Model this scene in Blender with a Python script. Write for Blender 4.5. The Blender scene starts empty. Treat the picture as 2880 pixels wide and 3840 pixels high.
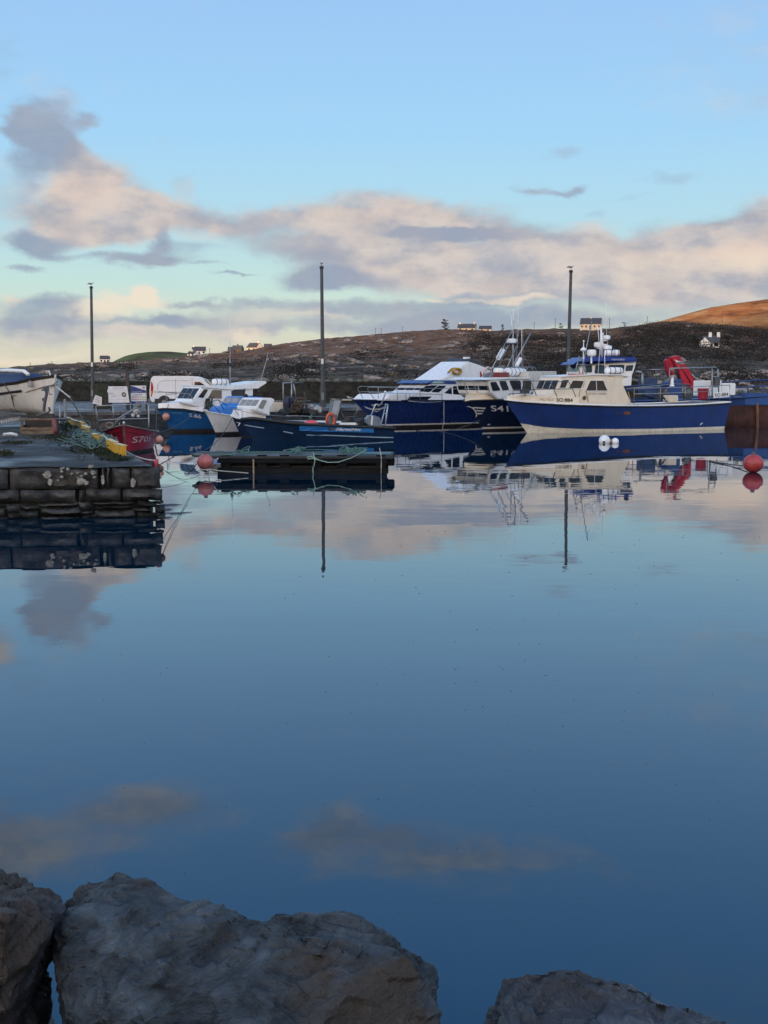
import bpy, bmesh, math, random
from mathutils import Vector, Matrix, noise
random.seed(7)
R = math.radians
scene = bpy.context.scene
col = scene.collection

# ------------------------------------------------------------------ camera
FPX, PITCH, CH = 4470.0, R(6.46), 3.0          # focal length (px of a 2880x3840 frame), tilt down, eye height over the water
cam_d = bpy.data.cameras.new('camera'); cam = bpy.data.objects.new('camera', cam_d); col.objects.link(cam)
cam_d.sensor_fit = 'VERTICAL'; cam_d.sensor_height = 36.0; cam_d.lens = 36.0 * FPX / 3840.0
cam_d.clip_start = 0.1; cam_d.clip_end = 20000
cam.location = (0, 0, CH); cam.rotation_euler = (R(90) - PITCH, 0, 0)
scene.camera = cam
CP, SP = math.cos(PITCH), math.sin(PITCH)
def D(u, v):
    a, b = (u - 1440) / FPX, (1920 - v) / FPX
    return Vector((a, CP + b * SP, -SP + b * CP))
def at(u, v, Y):
    d = D(u, v); return Vector((0, 0, CH)) + d * (Y / d.y)
def onz(u, v, z):
    d = D(u, v); return Vector((0, 0, CH)) + d * ((z - CH) / d.z)

# ------------------------------------------------------------------ exposure, sky, sun
vs = scene.view_settings
vs.view_transform = 'Standard'; vs.look = 'None'; vs.gamma = 1.0; vs.use_curve_mapping = False
EXPO = 1.0
vs.exposure = EXPO
scene.cycles.max_bounces = 6; scene.cycles.glossy_bounces = 4; scene.cycles.diffuse_bounces = 3
SUN_EL, SUN_AZ = R(3.0), R(188)      # azimuth measured from +Y towards +X: the sun is behind the camera
SKY_STR = 0.12
GAIN = 1.0 / (SKY_STR * 2 ** EXPO)   # turns a wanted linear radiance into a colour for the background node

world = bpy.data.worlds.new('World'); scene.world = world; world.use_nodes = True
world.cycles.sampling_method = 'MANUAL'; world.cycles.sample_map_resolution = 512
nt = world.node_tree; nt.nodes.clear()
def N(t, tree=None, **kw):
    n = (tree or nt).nodes.new(t)
    for k, v in kw.items(): setattr(n, k, v)
    return n
def link(a, b, tree=None): (tree or nt).links.new(a, b)
def setin(n, i, v, tree=None):
    if isinstance(v, bpy.types.NodeSocket): link(v, n.inputs[i], tree)
    else: n.inputs[i].default_value = v
def M(op, a, b=None, c=None, tree=None, clamp=False):
    n = N('ShaderNodeMath', tree, operation=op, use_clamp=clamp)
    setin(n, 0, a, tree)
    if b is not None: setin(n, 1, b, tree)
    if c is not None: setin(n, 2, c, tree)
    return n.outputs[0]
def VM(op, a, b=None, c=None, tree=None):
    n = N('ShaderNodeVectorMath', tree, operation=op)
    setin(n, 0, a, tree)
    if b is not None: setin(n, 1, b, tree)
    if c is not None: setin(n, 2, c, tree)
    return n.outputs['Value'] if op in ('LENGTH', 'DOT_PRODUCT', 'DISTANCE') else n.outputs[0]
def SM(v, a, b, lo=0.0, hi=1.0, tree=None, kind='SMOOTHSTEP'):
    n = N('ShaderNodeMapRange', tree, interpolation_type=kind)
    setin(n, 0, v, tree); n.inputs[1].default_value = a; n.inputs[2].default_value = b
    n.inputs[3].default_value = lo; n.inputs[4].default_value = hi
    return n.outputs[0]
def MIX(f, a, b, tree=None, blend='MIX'):
    n = N('ShaderNodeMix', tree, data_type='RGBA', blend_type=blend)
    setin(n, 0, f, tree)
    for i, v in ((6, a), (7, b)):
        if isinstance(v, bpy.types.NodeSocket): link(v, n.inputs[i], tree)
        else: n.inputs[i].default_value = (*v[:3], 1)
    return n.outputs[2]
def NOISE(vec, scale, detail=4, rough=0.5, tree=None, out='Fac', dist=0.0):
    n = N('ShaderNodeTexNoise', tree)
    link(vec, n.inputs['Vector'], tree)
    n.inputs['Scale'].default_value = scale; n.inputs['Detail'].default_value = detail
    n.inputs['Roughness'].default_value = rough; n.inputs['Distortion'].default_value = dist
    return n.outputs[out]
def RAMP(f, stops, tree=None, interp='LINEAR'):
    n = N('ShaderNodeValToRGB', tree); n.color_ramp.interpolation = interp
    e = n.color_ramp.elements
    while len(e) < len(stops): e.new(0.5)
    for i, (p, c) in enumerate(stops):
        e[i].position = p; e[i].color = (*c, 1)
    setin(n, 0, f, tree)
    return n.outputs[0]
def srgb(r, g, b):
    f = lambda c: (c / 255 / 12.92) if c / 255 <= 0.04045 else ((c / 255 + 0.055) / 1.055) ** 2.4
    return (f(r), f(g), f(b))
def lum(r, g, b): return tuple(c * GAIN for c in srgb(r, g, b))

tc = N('ShaderNodeTexCoord'); dirv = VM('NORMALIZE', tc.outputs['Generated'])
sky = N('ShaderNodeTexSky', sky_type='NISHITA'); sky.sun_disc = False
sky.sun_elevation = SUN_EL; sky.sun_rotation = SUN_AZ; sky.altitude = 0; sky.air_density = 1.0; sky.dust_density = 1.0; sky.ozone_density = 1.6
SKYGAIN = (1.0, 1.0, 1.0)
skyc = MIX(1.0, sky.outputs[0], SKYGAIN, blend='MULTIPLY')
sep = N('ShaderNodeSeparateXYZ'); link(dirv, sep.inputs[0])
az = M('ARCTAN2', sep.outputs[0], sep.outputs[1]); el = M('ARCSINE', sep.outputs[2])
K = 57.2958
cq = N('ShaderNodeCombineXYZ'); link(M('MULTIPLY', az, K), cq.inputs[0]); link(M('MULTIPLY', el, K), cq.inputs[1])
q0 = cq.outputs[0]                                   # (azimuth, elevation) in degrees
qs = VM('MULTIPLY', q0, (1.0, 1.9, 1.0))             # clouds are flatter than they are wide
w1 = NOISE(qs, 0.16, 5, 0.55, out='Color'); w2 = NOISE(qs, 0.7, 4, 0.6, out='Color')
q = VM('MULTIPLY_ADD', VM('SUBTRACT', w1, (0.5, 0.5, 0.5)), (4.6, 2.4, 0), q0)
q = VM('MULTIPLY_ADD', VM('SUBTRACT', w2, (0.5, 0.5, 0.5)), (1.0, 0.65, 0), q)
fb = NOISE(qs, 0.42, 6, 0.54)
def blobs(lst, below=False):
    tot = None
    for u, v, ru, rv, w in lst:
        d = D(u, v).normalized()
        a_, e_ = math.degrees(math.atan2(d.x, d.y)), math.degrees(math.asin(d.z))
        if v > 1800: e_ = -e_                        # measured in the reflection
        su, sv = ru / 78.0, rv / 78.0                # 78 px to a degree
        p = VM('MULTIPLY_ADD', q, (1 / su, 1 / sv, 0), (-a_ / su, -e_ / sv, 0))
        m = SM(VM('LENGTH', p), 1.5, 0.15, 0.0, w)
        tot = m if tot is None else M('ADD', tot, m)
    return tot
def layer(base, lst, colr, lo=0.04, hi=1.25, amp=0.95, dens=1.0):
    s = M('MULTIPLY_ADD', M('SUBTRACT', fb, 0.5), amp, blobs(lst))
    return MIX(SM(s, lo, hi, 0.0, dens), base, colr)
PINK, MAUVE, GLOW = lum(217, 206, 199), lum(185, 185, 192), lum(244, 226, 204)
# clear-sky colours of this evening, multiplied over the physical sky by elevation (aerosol near the horizon)
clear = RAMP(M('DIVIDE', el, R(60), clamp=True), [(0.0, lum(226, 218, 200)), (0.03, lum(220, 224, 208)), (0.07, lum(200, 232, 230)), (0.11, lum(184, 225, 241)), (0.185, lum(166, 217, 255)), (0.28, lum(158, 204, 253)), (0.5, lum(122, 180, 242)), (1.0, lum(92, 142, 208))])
glow = SM(VM('DOT_PRODUCT', dirv, (math.sin(SUN_AZ), math.cos(SUN_AZ), 0.05)), 0.45, 1.0)
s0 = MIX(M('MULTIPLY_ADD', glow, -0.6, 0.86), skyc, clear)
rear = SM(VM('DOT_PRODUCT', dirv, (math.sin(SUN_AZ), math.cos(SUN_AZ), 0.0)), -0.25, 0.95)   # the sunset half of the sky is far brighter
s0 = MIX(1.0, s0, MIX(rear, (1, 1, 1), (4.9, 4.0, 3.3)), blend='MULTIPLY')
# generic broken cloud over the rest of the sky, warm towards the sun
gq = VM('MULTIPLY', dirv, (1, 1, 2.6))
gf = NOISE(gq, 2.6, 7, 0.6)
away = M('MAXIMUM', SM(M('ABSOLUTE', az), R(24), R(36)), SM(el, R(25), R(31)))
sund = (math.sin(SUN_AZ) * math.cos(SUN_EL), math.cos(SUN_AZ) * math.cos(SUN_EL), math.sin(SUN_EL))
tosun = SM(VM('DOT_PRODUCT', dirv, sund), -0.2, 0.95)
s0 = MIX(M('MULTIPLY', SM(gf, 0.47, 0.66, 0.0, 0.85), away), s0, MIX(tosun, lum(200, 190, 190), tuple(3.6 * k for k in lum(255, 222, 190))))
vp = NOISE(qs, 0.23, 6, 0.6)
pinkv = MIX(SM(fb, 0.35, 0.62), MIX(SM(vp, 0.40, 0.60), lum(200, 191, 189), lum(168, 173, 185)), MIX(SM(vp, 0.42, 0.62), PINK, MAUVE))
P1 = [(300,620,120,90,.9), (350,860,170,70,.9), (480,800,150,80,.8), (350,720,200,135,1), (250,800,190,80,.9), (430,860,140,80,.8), (560,760,110,60,.75), (720,690,60,60,.5), (860,810,330,45,.8),
      (150,330,80,70,.4), (255,370,50,60,.4), (270,540,60,70,.7),
      (1440,800,330,80,1), (1150,880,380,70,.75), (1350,960,330,100,1), (1750,960,480,110,1), (1700,820,250,60,.7), (1990,870,170,60,.7), (2220,880,110,70,.75),
      (2300,980,520,90,1), (2700,930,330,95,1), (2880,850,170,80,1), (2560,900,240,70,.9), (2500,1080,600,90,1), (1850,1080,620,70,.9),
      (2800,1040,300,120,.8), (20,900,120,50,.5), (30,700,110,110,.5),
      (700,820,180,70,.55), (430,1240,560,50,.9), (1050,1190,330,50,.7),
      (200,3130,480,150,.66), (620,3020,290,95,.62), (-250,3230,400,150,.9), (-40,2440,95,110,1.0), (1480,3180,460,130,.66), (1950,3230,420,80,.45), (1240,3110,210,90,.45),
      (2700,2500,400,260,.28)]
s1 = layer(s0, P1, pinkv)
G1 = [(150,455,150,75,1), (210,560,130,75,.85), (60,480,60,60,.5), (330,450,60,30,.6), (90,640,60,120,.45),
      (140,905,95,55,.9), (200,940,110,45,.7), (590,900,50,90,.8), (560,985,190,30,1), (700,930,110,35,.6), (250,985,110,22,.5), (110,1030,80,14,.8), (300,905,90,40,.5),
      (840,1045,90,9,.8), (760,1005,60,12,.5),
      (1740,870,270,30,1), (1560,880,260,30,.7), (1230,990,160,80,.75), (1160,1060,180,50,.7), (1350,1055,250,50,.6), (960,850,160,60,.55), (1050,940,200,45,.5),
      (2040,702,140,20,.75), (2160,685,60,16,.6), (2520,665,150,24,.35), (2330,725,120,16,.35), (2080,545,200,36,.25), (2210,540,80,22,.25), (2260,780,50,25,.4),
      (650,1195,260,26,1), (130,1190,260,40,1), (160,1135,190,26,.8), (1500,1170,520,34,.9), (1850,1130,220,26,.7), (900,1150,230,22,.6), (1350,1230,500,30,.8), (700,1140,110,16,.6),
      (2000,1215,520,40,.9), (2350,1160,450,45,.5), (60,2560,90,120,.4), (230,3080,520,90,.3), (1560,3130,420,70,.3), (2430,860,70,60,.4), (2600,870,90,40,.4),
      (2140,880,70,40,.5), (2790,870,60,60,.4)]
s2 = layer(s1, G1, MIX(SM(vp, 0.40, 0.62), lum(148, 162, 184), lum(164, 168, 183)), amp=0.95, dens=0.9, lo=0.10, hi=1.1)
L1 = [(330,1165,120,28,.9), (460,1130,110,40,1), (545,1105,45,36,1), (600,1140,60,30,.6), (1940,1137,140,16,1), (1640,1137,60,14,.8), (1760,1140,60,10,.5), (2240,1100,60,20,.4),
      (960,1250,90,26,.8), (880,1230,60,20,.4), (1180,1190,150,12,.5), (20,1130,50,24,.7), (60,1330,400,26,.8), (1300,830,200,26,.4), (2640,1000,170,70,.75), (2450,940,110,50,.6), (2790,950,110,60,.75), (320,690,130,100,.7), (1480,790,200,50,.45), (2250,1030,260,40,.4)]
s3 = layer(s2, L1, MIX(SM(el, R(4.5), R(6.5)), GLOW, lum(228, 203, 190)), amp=0.5, dens=0.8)
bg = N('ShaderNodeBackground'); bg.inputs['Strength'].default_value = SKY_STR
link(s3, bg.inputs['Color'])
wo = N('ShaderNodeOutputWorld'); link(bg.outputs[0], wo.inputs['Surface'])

sun_d = bpy.data.lights.new('sun', 'SUN'); sun = bpy.data.objects.new('sun', sun_d); col.objects.link(sun)
sun_d.energy = 4.2; sun_d.angle = R(0.5); sun_d.color = (1.0, 0.58, 0.28)
sun.rotation_euler = Vector(sund).to_track_quat('Z', 'Y').to_euler()
# ------------------------------------------------------------------ mesh helpers
class MB:
    """collects shapes; build() links them as one mesh object"""
    def __init__(s): s.v = []; s.f = []
    def add(s, vs_, fs):
        o = len(s.v); s.v += [Vector(p) for p in vs_]; s.f += [[i + o for i in f] for f in fs]; return s
    def box(s, c, size, rz=0.0, rx=0.0, ry=0.0, taper=1.0):
        m = Matrix.Translation(c) @ Matrix.Rotation(rz, 4, 'Z') @ Matrix.Rotation(ry, 4, 'Y') @ Matrix.Rotation(rx, 4, 'X')
        x, y, z = (k / 2 for k in size); t = taper
        p = [(-x,-y,-z),(x,-y,-z),(x,y,-z),(-x,y,-z),(-x*t,-y*t,z),(x*t,-y*t,z),(x*t,y*t,z),(-x*t,y*t,z)]
        return s.add([m @ Vector(k) for k in p], [(0,3,2,1),(4,5,6,7),(0,1,5,4),(1,2,6,5),(2,3,7,6),(3,0,4,7)])
    def tube(s, pts, r, n=6, r1=None, closed=False):
        pts = [Vector(p) for p in pts]; L = len(pts); rings = []
        for i, p in enumerate(pts):
            a = pts[i - 1] if (i > 0 or closed) else p
            b = pts[(i + 1) % L] if (i < L - 1 or closed) else p
            d = (b - a); d = d.normalized() if d.length > 1e-9 else Vector((0, 0, 1))
            u = d.cross(Vector((0, 0, 1)) if abs(d.z) < 0.9 else Vector((1, 0, 0))).normalized(); w = d.cross(u)
            rr = r if r1 is None else r + (r1 - r) * i / max(1, L - 1)
            rings.append([p + (u * math.cos(k * 2 * math.pi / n) + w * math.sin(k * 2 * math.pi / n)) * rr for k in range(n)])
        vs_ = [p for q_ in rings for p in q_]; fs = []
        for i in range(L if closed else L - 1):
            j = (i + 1) % L
            for k in range(n):
                fs.append((i*n+k, i*n+(k+1)%n, j*n+(k+1)%n, j*n+k))
        if not closed: fs += [tuple(range(n))[::-1], tuple(range((L-1)*n, L*n))]
        return s.add(vs_, fs)
    def ball(s, c, r, seg=16, rings=10, m=None):
        r = r if hasattr(r, '__len__') else (r, r, r); vs_ = []; fs = []
        for i in range(rings + 1):
            th = math.pi * i / rings
            for k in range(seg):
                ph = 2 * math.pi * k / seg
                p = Vector((r[0]*math.sin(th)*math.cos(ph), r[1]*math.sin(th)*math.sin(ph), r[2]*math.cos(th)))
                vs_.append((m @ p if m else p) + Vector(c))
        for i in range(rings):
            for k in range(seg):
                fs.append((i*seg+k, (i+1)*seg+k, (i+1)*seg+(k+1)%seg, i*seg+(k+1)%seg))
        return s.add(vs_, fs)
    def prism(s, poly, a, b):
        """poly: list of points; extruded from offset vector a to offset vector b"""
        n = len(poly); A = [Vector(p) + Vector(a) for p in poly]; B = [Vector(p) + Vector(b) for p in poly]
        return s.add(A + B, [tuple(range(n))[::-1], tuple(range(n, 2*n))] + [(i, (i+1)%n, n+(i+1)%n, n+i) for i in range(n)])
    def lathe(s, prof, c=(0,0,0), n=16, m=None):
        vs_ = []; fs = []
        for r_, z_ in prof:
            for k in range(n):
                p = Vector((r_*math.cos(2*math.pi*k/n), r_*math.sin(2*math.pi*k/n), z_))
                vs_.append((m @ p if m else p) + Vector(c))
        for i in range(len(prof)-1):
            for k in range(n): fs.append((i*n+k, i*n+(k+1)%n, (i+1)*n+(k+1)%n, (i+1)*n+k))
        return s.add(vs_, fs + [tuple(range(n))[::-1], tuple(range((len(prof)-1)*n, len(prof)*n))])
    def grid(s, rows):
        n = len(rows[0]); vs_ = [p for r_ in rows for p in r_]
        return s.add(vs_, [(i*n+k, i*n+k+1, (i+1)*n+k+1, (i+1)*n+k) for i in range(len(rows)-1) for k in range(n-1)])
    def build(s, name, m, parent=None, smooth=False, label=None, angle=None, bevel=0.0, fix=True):
        me = bpy.data.meshes.new(name); me.from_pydata([tuple(p) for p in s.v], [], s.f); me.update()
        bm = bmesh.new(); bm.from_mesh(me)
        if bevel: bmesh.ops.bevel(bm, geom=bm.edges[:], offset=bevel, segments=2, affect='EDGES', clamp_overlap=True)
        if fix: bmesh.ops.recalc_face_normals(bm, faces=bm.faces[:])
        bm.to_mesh(me); bm.free()
        me.materials.append(m)
        if smooth:
            me.shade_smooth()
            if angle: me.set_sharp_from_angle(angle=R(angle))
        o = bpy.data.objects.new(name, me); col.objects.link(o)
        if parent: o.parent = parent
        if label: o['label'] = label
        return o
def tag(o, label=None, cat=None, group=None, kind=None):
    if label: o['label'] = label
    if cat: o['category'] = cat
    if group: o['group'] = group
    if kind: o['kind'] = kind
    return o
def empty(name, loc, rz=0.0, label=None, cat=None, group=None):
    o = bpy.data.objects.new(name, None); o.empty_display_size = 0.3; col.objects.link(o)
    o.location = loc; o.rotation_euler = (0, 0, rz)
    return tag(o, label, cat, group)
def copy_tree(o, parent=None):
    c = o.copy(); col.objects.link(c)
    if parent: c.parent = parent
    for ch in [k for k in bpy.data.objects if k.parent == o]: copy_tree(ch, c)
    return c
def text_poly(txt, size=1.0, spacing=1.0, bold=0.0, shear=0.0):
    cu = bpy.data.curves.new('lettering', 'FONT'); cu.body = txt; cu.size = size; cu.space_character = spacing
    cu.fill_mode = 'FRONT'; cu.offset = bold; cu.shear = shear; cu.resolution_u = 3
    ob = bpy.data.objects.new('lettering', cu); col.objects.link(ob)
    dg = bpy.context.evaluated_depsgraph_get(); me = bpy.data.meshes.new_from_object(ob.evaluated_get(dg))
    vs_ = [Vector(v.co) for v in me.vertices]; fs = [tuple(p.vertices) for p in me.polygons]
    bpy.data.objects.remove(ob); bpy.data.curves.remove(cu); bpy.data.meshes.remove(me)
    x0 = min(v.x for v in vs_); x1 = max(v.x for v in vs_); y0 = min(v.y for v in vs_); y1 = max(v.y for v in vs_)
    return [((v.x-x0)/(x1-x0), (v.y-y0)/(y1-y0)) for v in vs_], fs
def lettering(txt, fn, m, parent, name='lettering', **kw):
    """fn maps (0..1, 0..1) on the text's box to a point"""
    p, f = text_poly(txt, **kw)
    b = MB(); b.v = [Vector(fn(x, y)) for x, y in p]; b.f = [list(k) for k in f]
    return b.build(name, m, parent, fix=False)

# ------------------------------------------------------------------ materials
def newmat(name):
    m = bpy.data.materials.new(name); m.use_nodes = True
    t = m.node_tree; b = t.nodes['Principled BSDF']; tc_ = t.nodes.new('ShaderNodeTexCoord')
    return m, t, b, tc_.outputs['Object']
MATS = {}
def paint(name, c, rough=0.45, metal=0.0, var=0.18, scale=3.0, grime=0.0, grimec=(0.09, 0.075, 0.06), rust=0.0, bump=0.0, spec=0.5, streak=True):
    """painted or moulded surface: slight mottling, run-down streaks, optional rust bleeding"""
    if name in MATS: return MATS[name]
    m, t, b, co = newmat(name)
    n1 = NOISE(co, scale, 5, 0.6, t)
    cc = MIX(SM(n1, 0.3, 0.75, tree=t), tuple(k * (1 - var) for k in c), tuple(min(1, k * (1 + var * .6)) for k in c), t)
    st = VM('MULTIPLY', co, (3.2, 3.2, 0.4) if streak else (1.6, 1.6, 1.6), tree=t)
    n2 = NOISE(st, 1.5, 5, 0.6, t)
    if grime: cc = MIX(SM(n2, 0.46, 0.75, 0, grime, t), cc, grimec, t)
    if rust:
        n3 = NOISE(VM('MULTIPLY', co, (3, 3, 0.5), tree=t), 1.3, 6, 0.7, t)
        cc = MIX(SM(n3, 0.60, 0.74, 0, rust, t), cc, (0.23, 0.085, 0.03), t)
    link(cc, b.inputs['Base Color'], t)
    link(SM(n2, 0.3, 0.8, max(0.03, rough - 0.04), min(1, rough + 0.06), t), b.inputs['Roughness'], t)
    b.inputs['Metallic'].default_value = metal; b.inputs['Specular IOR Level'].default_value = spec
    if bump:
        bp = t.nodes.new('ShaderNodeBump'); bp.inputs['Strength'].default_value = bump; bp.inputs['Distance'].default_value = 0.02
        link(NOISE(co, scale * 8, 4, 0.6, t), bp.inputs['Height'], t); link(bp.outputs[0], b.inputs['Normal'], t)
    MATS[name] = m
    return m
def stone(name, cols, scale=2.0, rough=0.8, bump=0.6, dist=0.04, lichen=0.0, wet=0.0, warp=0.6, stretch=(1, 1, 1), nscale=None, spec=0.4):
    if name in MATS: return MATS[name]
    m, t, b, co = newmat(name)
    co = VM('MULTIPLY', co, stretch, tree=t)
    n1 = NOISE(co, scale, 8, 0.62, t, dist=warp); n2 = NOISE(co, scale * 4.3, 8, 0.65, t); n3 = NOISE(co, scale * 0.45, 4, 0.5, t)
    cc = RAMP(M('MULTIPLY_ADD', M('SUBTRACT', n2, 0.5, tree=t), 0.55, n1, tree=t), [(0.28 + 0.44 * i / max(1, len(cols) - 1), c) for i, c in enumerate(cols)], t)
    if lichen: cc = MIX(SM(NOISE(co, scale * 1.7, 3, 0.5, t), 0.62, 0.68, 0, lichen, t), cc, (0.5, 0.48, 0.42), t)
    link(cc, b.inputs['Base Color'], t)
    link(SM(n3, 0.4, 0.62, rough, max(0.05, rough - wet), t), b.inputs['Roughness'], t)
    b.inputs['Specular IOR Level'].default_value = spec
    bp = t.nodes.new('ShaderNodeBump'); bp.inputs['Strength'].default_value = bump; bp.inputs['Distance'].default_value = dist
    link(M('ADD', M('MULTIPLY', n2, 0.5, tree=t), n1, tree=t), bp.inputs['Height'], t); link(bp.outputs[0], b.inputs['Normal'], t)
    MATS[name] = m
    return m

# ------------------------------------------------------------------ water
def make_water():
    m, t, b, co = newmat('sea_water')
    b.inputs['Base Color'].default_value = (0.0006, 0.016, 0.034, 1); b.inputs['Roughness'].default_value = 0.0
    b.inputs['IOR'].default_value = 1.84; b.inputs['Specular Tint'].default_value = (0.42, 0.78, 1.0, 1)
    far = VM('MULTIPLY', co, (0.55, 1.0, 1), tree=t)
    h = M('MULTIPLY_ADD', NOISE(far, 0.9, 3, 0.5, t), 1.0, M('MULTIPLY', NOISE(far, 0.16, 2, 0.5, t), 3.0, tree=t), tree=t)
    bp = t.nodes.new('ShaderNodeBump'); bp.inputs['Strength'].default_value = 1.0; bp.inputs['Distance'].default_value = 0.0048
    patch = SM(NOISE(VM('MULTIPLY', co, (0.02, 0.05, 1), tree=t), 1.0, 3, 0.5, t), 0.35, 0.7, 0.25, 1.0, t)
    link(M('MULTIPLY', h, patch, tree=t), bp.inputs['Height'], t); link(bp.outputs[0], b.inputs['Normal'], t)
    b2 = MB(); b2.add([(-4000, -200, 0), (4000, -200, 0), (4000, 6000, 0), (-4000, 6000, 0)], [(0, 1, 2, 3)])
    tag(b2.build('water', m), 'calm blue harbour water mirroring the boats and the evening sky', 'water', kind='structure')
make_water()
# ------------------------------------------------------------------ terrain
def lerp_tab(tab, x):
    if x <= tab[0][0]: return tab[0][1]
    for (x0, y0), (x1, y1) in zip(tab, tab[1:]):
        if x <= x1:
            t = (x - x0) / (x1 - x0); return y0 + (y1 - y0) * t
    return tab[-1][1]
def fbm(p, o=5): return noise.fractal(p, 0.9, 2.1, o, noise_basis='PERLIN_ORIGINAL')
RIDGE = [(-900,1405),(-300,1392),(0,1386),(100,1376),(150,1373),(250,1369),(330,1361),(400,1359),(470,1358),(560,1350),(640,1341),(700,1336),(760,1329),(870,1320),(950,1313),(1000,1299),
         (1100,1284),(1200,1271),(1300,1263),(1400,1254),(1500,1244),(1600,1238),(1700,1234),(1840,1241),(1920,1236),(2000,1234),(2100,1232),(2280,1231),(2380,1219),(2460,1208),(2540,1203),(2650,1216),(2760,1222),(2880,1236),(3000,1242),(3600,1236)]
YR, Y0H = 800.0, 108.0
def hill_z(u, Y):
    """height of the hillside in view direction u at distance Y"""
    zr = at(u, lerp_tab(RIDGE, u), YR).z
    t = (Y - Y0H) / (YR - Y0H)
    x = (u - 1440) / FPX * Y
    if t <= 1:
        t = max(0.0, t)
        z = 1.2 + (zr - 1.2) * (0.62 * t + 0.38 * t * t) + 1.6 * math.sin(math.pi * min(1, t * 1.0)) * 0.6
        amp = 0.35 + 2.2 * t
        z += amp * fbm(Vector((x * 0.02, Y * 0.02, 3.1)), 6) * math.sin(math.pi * min(1, max(0, t))) ** 0.5 + 0.34 * amp * min(1, .25 + t) * (abs(fbm(Vector((x * 0.11, Y * 0.11, 9)), 5)) - .25)
    else:
        z = zr - (Y - YR) * 0.03 + 0.3 * fbm(Vector((x * 0.17, Y * 0.17, 9)), 4)
    return z
def hillside_mat():
    m, t, b, co = newmat('moor_heather')
    big = NOISE(co, 0.012, 5, 0.6, t); mid = NOISE(VM('MULTIPLY', co, (1, .45, 1.6), tree=t), 0.09, 7, 0.65, t); fine = NOISE(co, 0.5, 6, 0.7, t)
    sp = t.nodes.new('ShaderNodeSeparateXYZ'); link(co, sp.inputs[0], t)
    # heather and dead bracken towards the ridge, dark scrub and damp pasture towards the shore
    high = SM(M('MULTIPLY_ADD', M('SUBTRACT', big, 0.5, tree=t), 30.0, sp.outputs[2], tree=t), 3, 15, tree=t)
    right = SM(sp.outputs[0], -30, 130, tree=t)
    lowc = RAMP(M('MULTIPLY_ADD', M('SUBTRACT', fine, 0.5, tree=t), 0.6, mid, tree=t), [(0.3, (0.012, 0.011, 0.010)), (0.45, (0.040, 0.031, 0.023)), (0.56, (0.105, 0.072, 0.045)), (0.68, (0.078, 0.078, 0.040))], t)
    highc = RAMP(M('MULTIPLY_ADD', M('SUBTRACT', fine, 0.5, tree=t), 0.6, mid, tree=t), [(0.3, (0.048, 0.023, 0.014)), (0.46, (0.16, 0.070, 0.034)), (0.6, (0.25, 0.115, 0.055)), (0.72, (0.25, 0.165, 0.105))], t)
    f = M('MULTIPLY', high, SM(right, 0, 1, 1.0, 0.55, t), tree=t)
    cc = MIX(f, lowc, highc, t)
    rk = NOISE(VM('MULTIPLY', co, (1, .35, 1.8), tree=t), 0.32, 6, 0.72, t, dist=0.6)
    rk = M('MULTIPLY_ADD', M('SUBTRACT', NOISE(VM('MULTIPLY', co, (1, .3, 2.2), tree=t), 0.9, 5, 0.7, t), 0.5, tree=t), 0.5, rk, tree=t)
    cc = MIX(M('MULTIPLY', SM(rk, 0.50, 0.60, 0, 0.9, t), SM(right, 0, 1, 1.0, 0.35, t), tree=t), cc, MIX(fine, (0.05, 0.042, 0.036), (0.40, 0.33, 0.28), t), t)
    link(cc, b.inputs['Base Color'], t); b.inputs['Roughness'].default_value = 0.95; b.inputs['Specular IOR Level'].default_value = 0.15
    bp = t.nodes.new('ShaderNodeBump'); bp.inputs['Strength'].default_value = 0.9; bp.inputs['Distance'].default_value = 1.2
    link(M('ADD', fine, M('MULTIPLY', rk, 2.0, tree=t), tree=t), bp.inputs['Height'], t); link(bp.outputs[0], b.inputs['Normal'], t)
    return m
MOOR = hillside_mat()
us = [-900 + i * 14 for i in range(300)]
ys = [Y0H - 12 + 0 * 1.0] + [Y0H + (YR - Y0H) * (k / 110.0) ** 1.35 for k in range(111)] + [YR + 12, YR + 40, YR + 120, YR + 400]
rows = []
for Y in ys:
    rows.append([Vector(((u - 1440) / FPX * Y, Y, hill_z(u, Y) if Y >= Y0H else -2.0)) for u in us])
tag(MB().grid(rows).build('hillside', MOOR, smooth=True, fix=False), 'dark rocky heather hillside rising behind the harbour', 'hillside', kind='structure')

def bare_mat(name, cols, sc):
    return stone(name, cols, scale=sc, rough=0.95, bump=0.9, dist=2.0, stretch=(1, .5, 2.2), spec=0.1)
FAR = [(2050,1290),(2300,1240),(2400,1218),(2460,1206),(2550,1180),(2650,1152),(2750,1137),(2880,1119),(3100,1090),(3600,1060)]
def ridge_mesh(name, tab, Y, depth, m, step=12, amp=1.0, base=-5, n=24):
    us_ = [tab[0][0] + i * step for i in range(int((tab[-1][0] - tab[0][0]) / step) + 1)]
    rows_ = []
    for k in range(n + 4):
        t = k / n; yy = Y - depth * (1 - t) if k <= n else Y + (k - n) * depth * 0.2
        r_ = []
        for u in us_:
            zr = at(u, lerp_tab(tab, u), Y).z; x = (u - 1440) / FPX * yy
            z = base + (zr - base) * (0.75 * t + 0.25 * t * t) if k <= n else zr - (k - n) * 4
            z += amp * fbm(Vector((x * 0.012, yy * 0.012, 5)), 6) * (min(1, (1 - t) * 3 + 0.12) if k <= n else 0.1)
            r_.append(Vector((x, yy, z)))
        rows_.append(r_)
    return MB().grid(rows_).build(name, m, smooth=True, fix=False)
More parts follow.
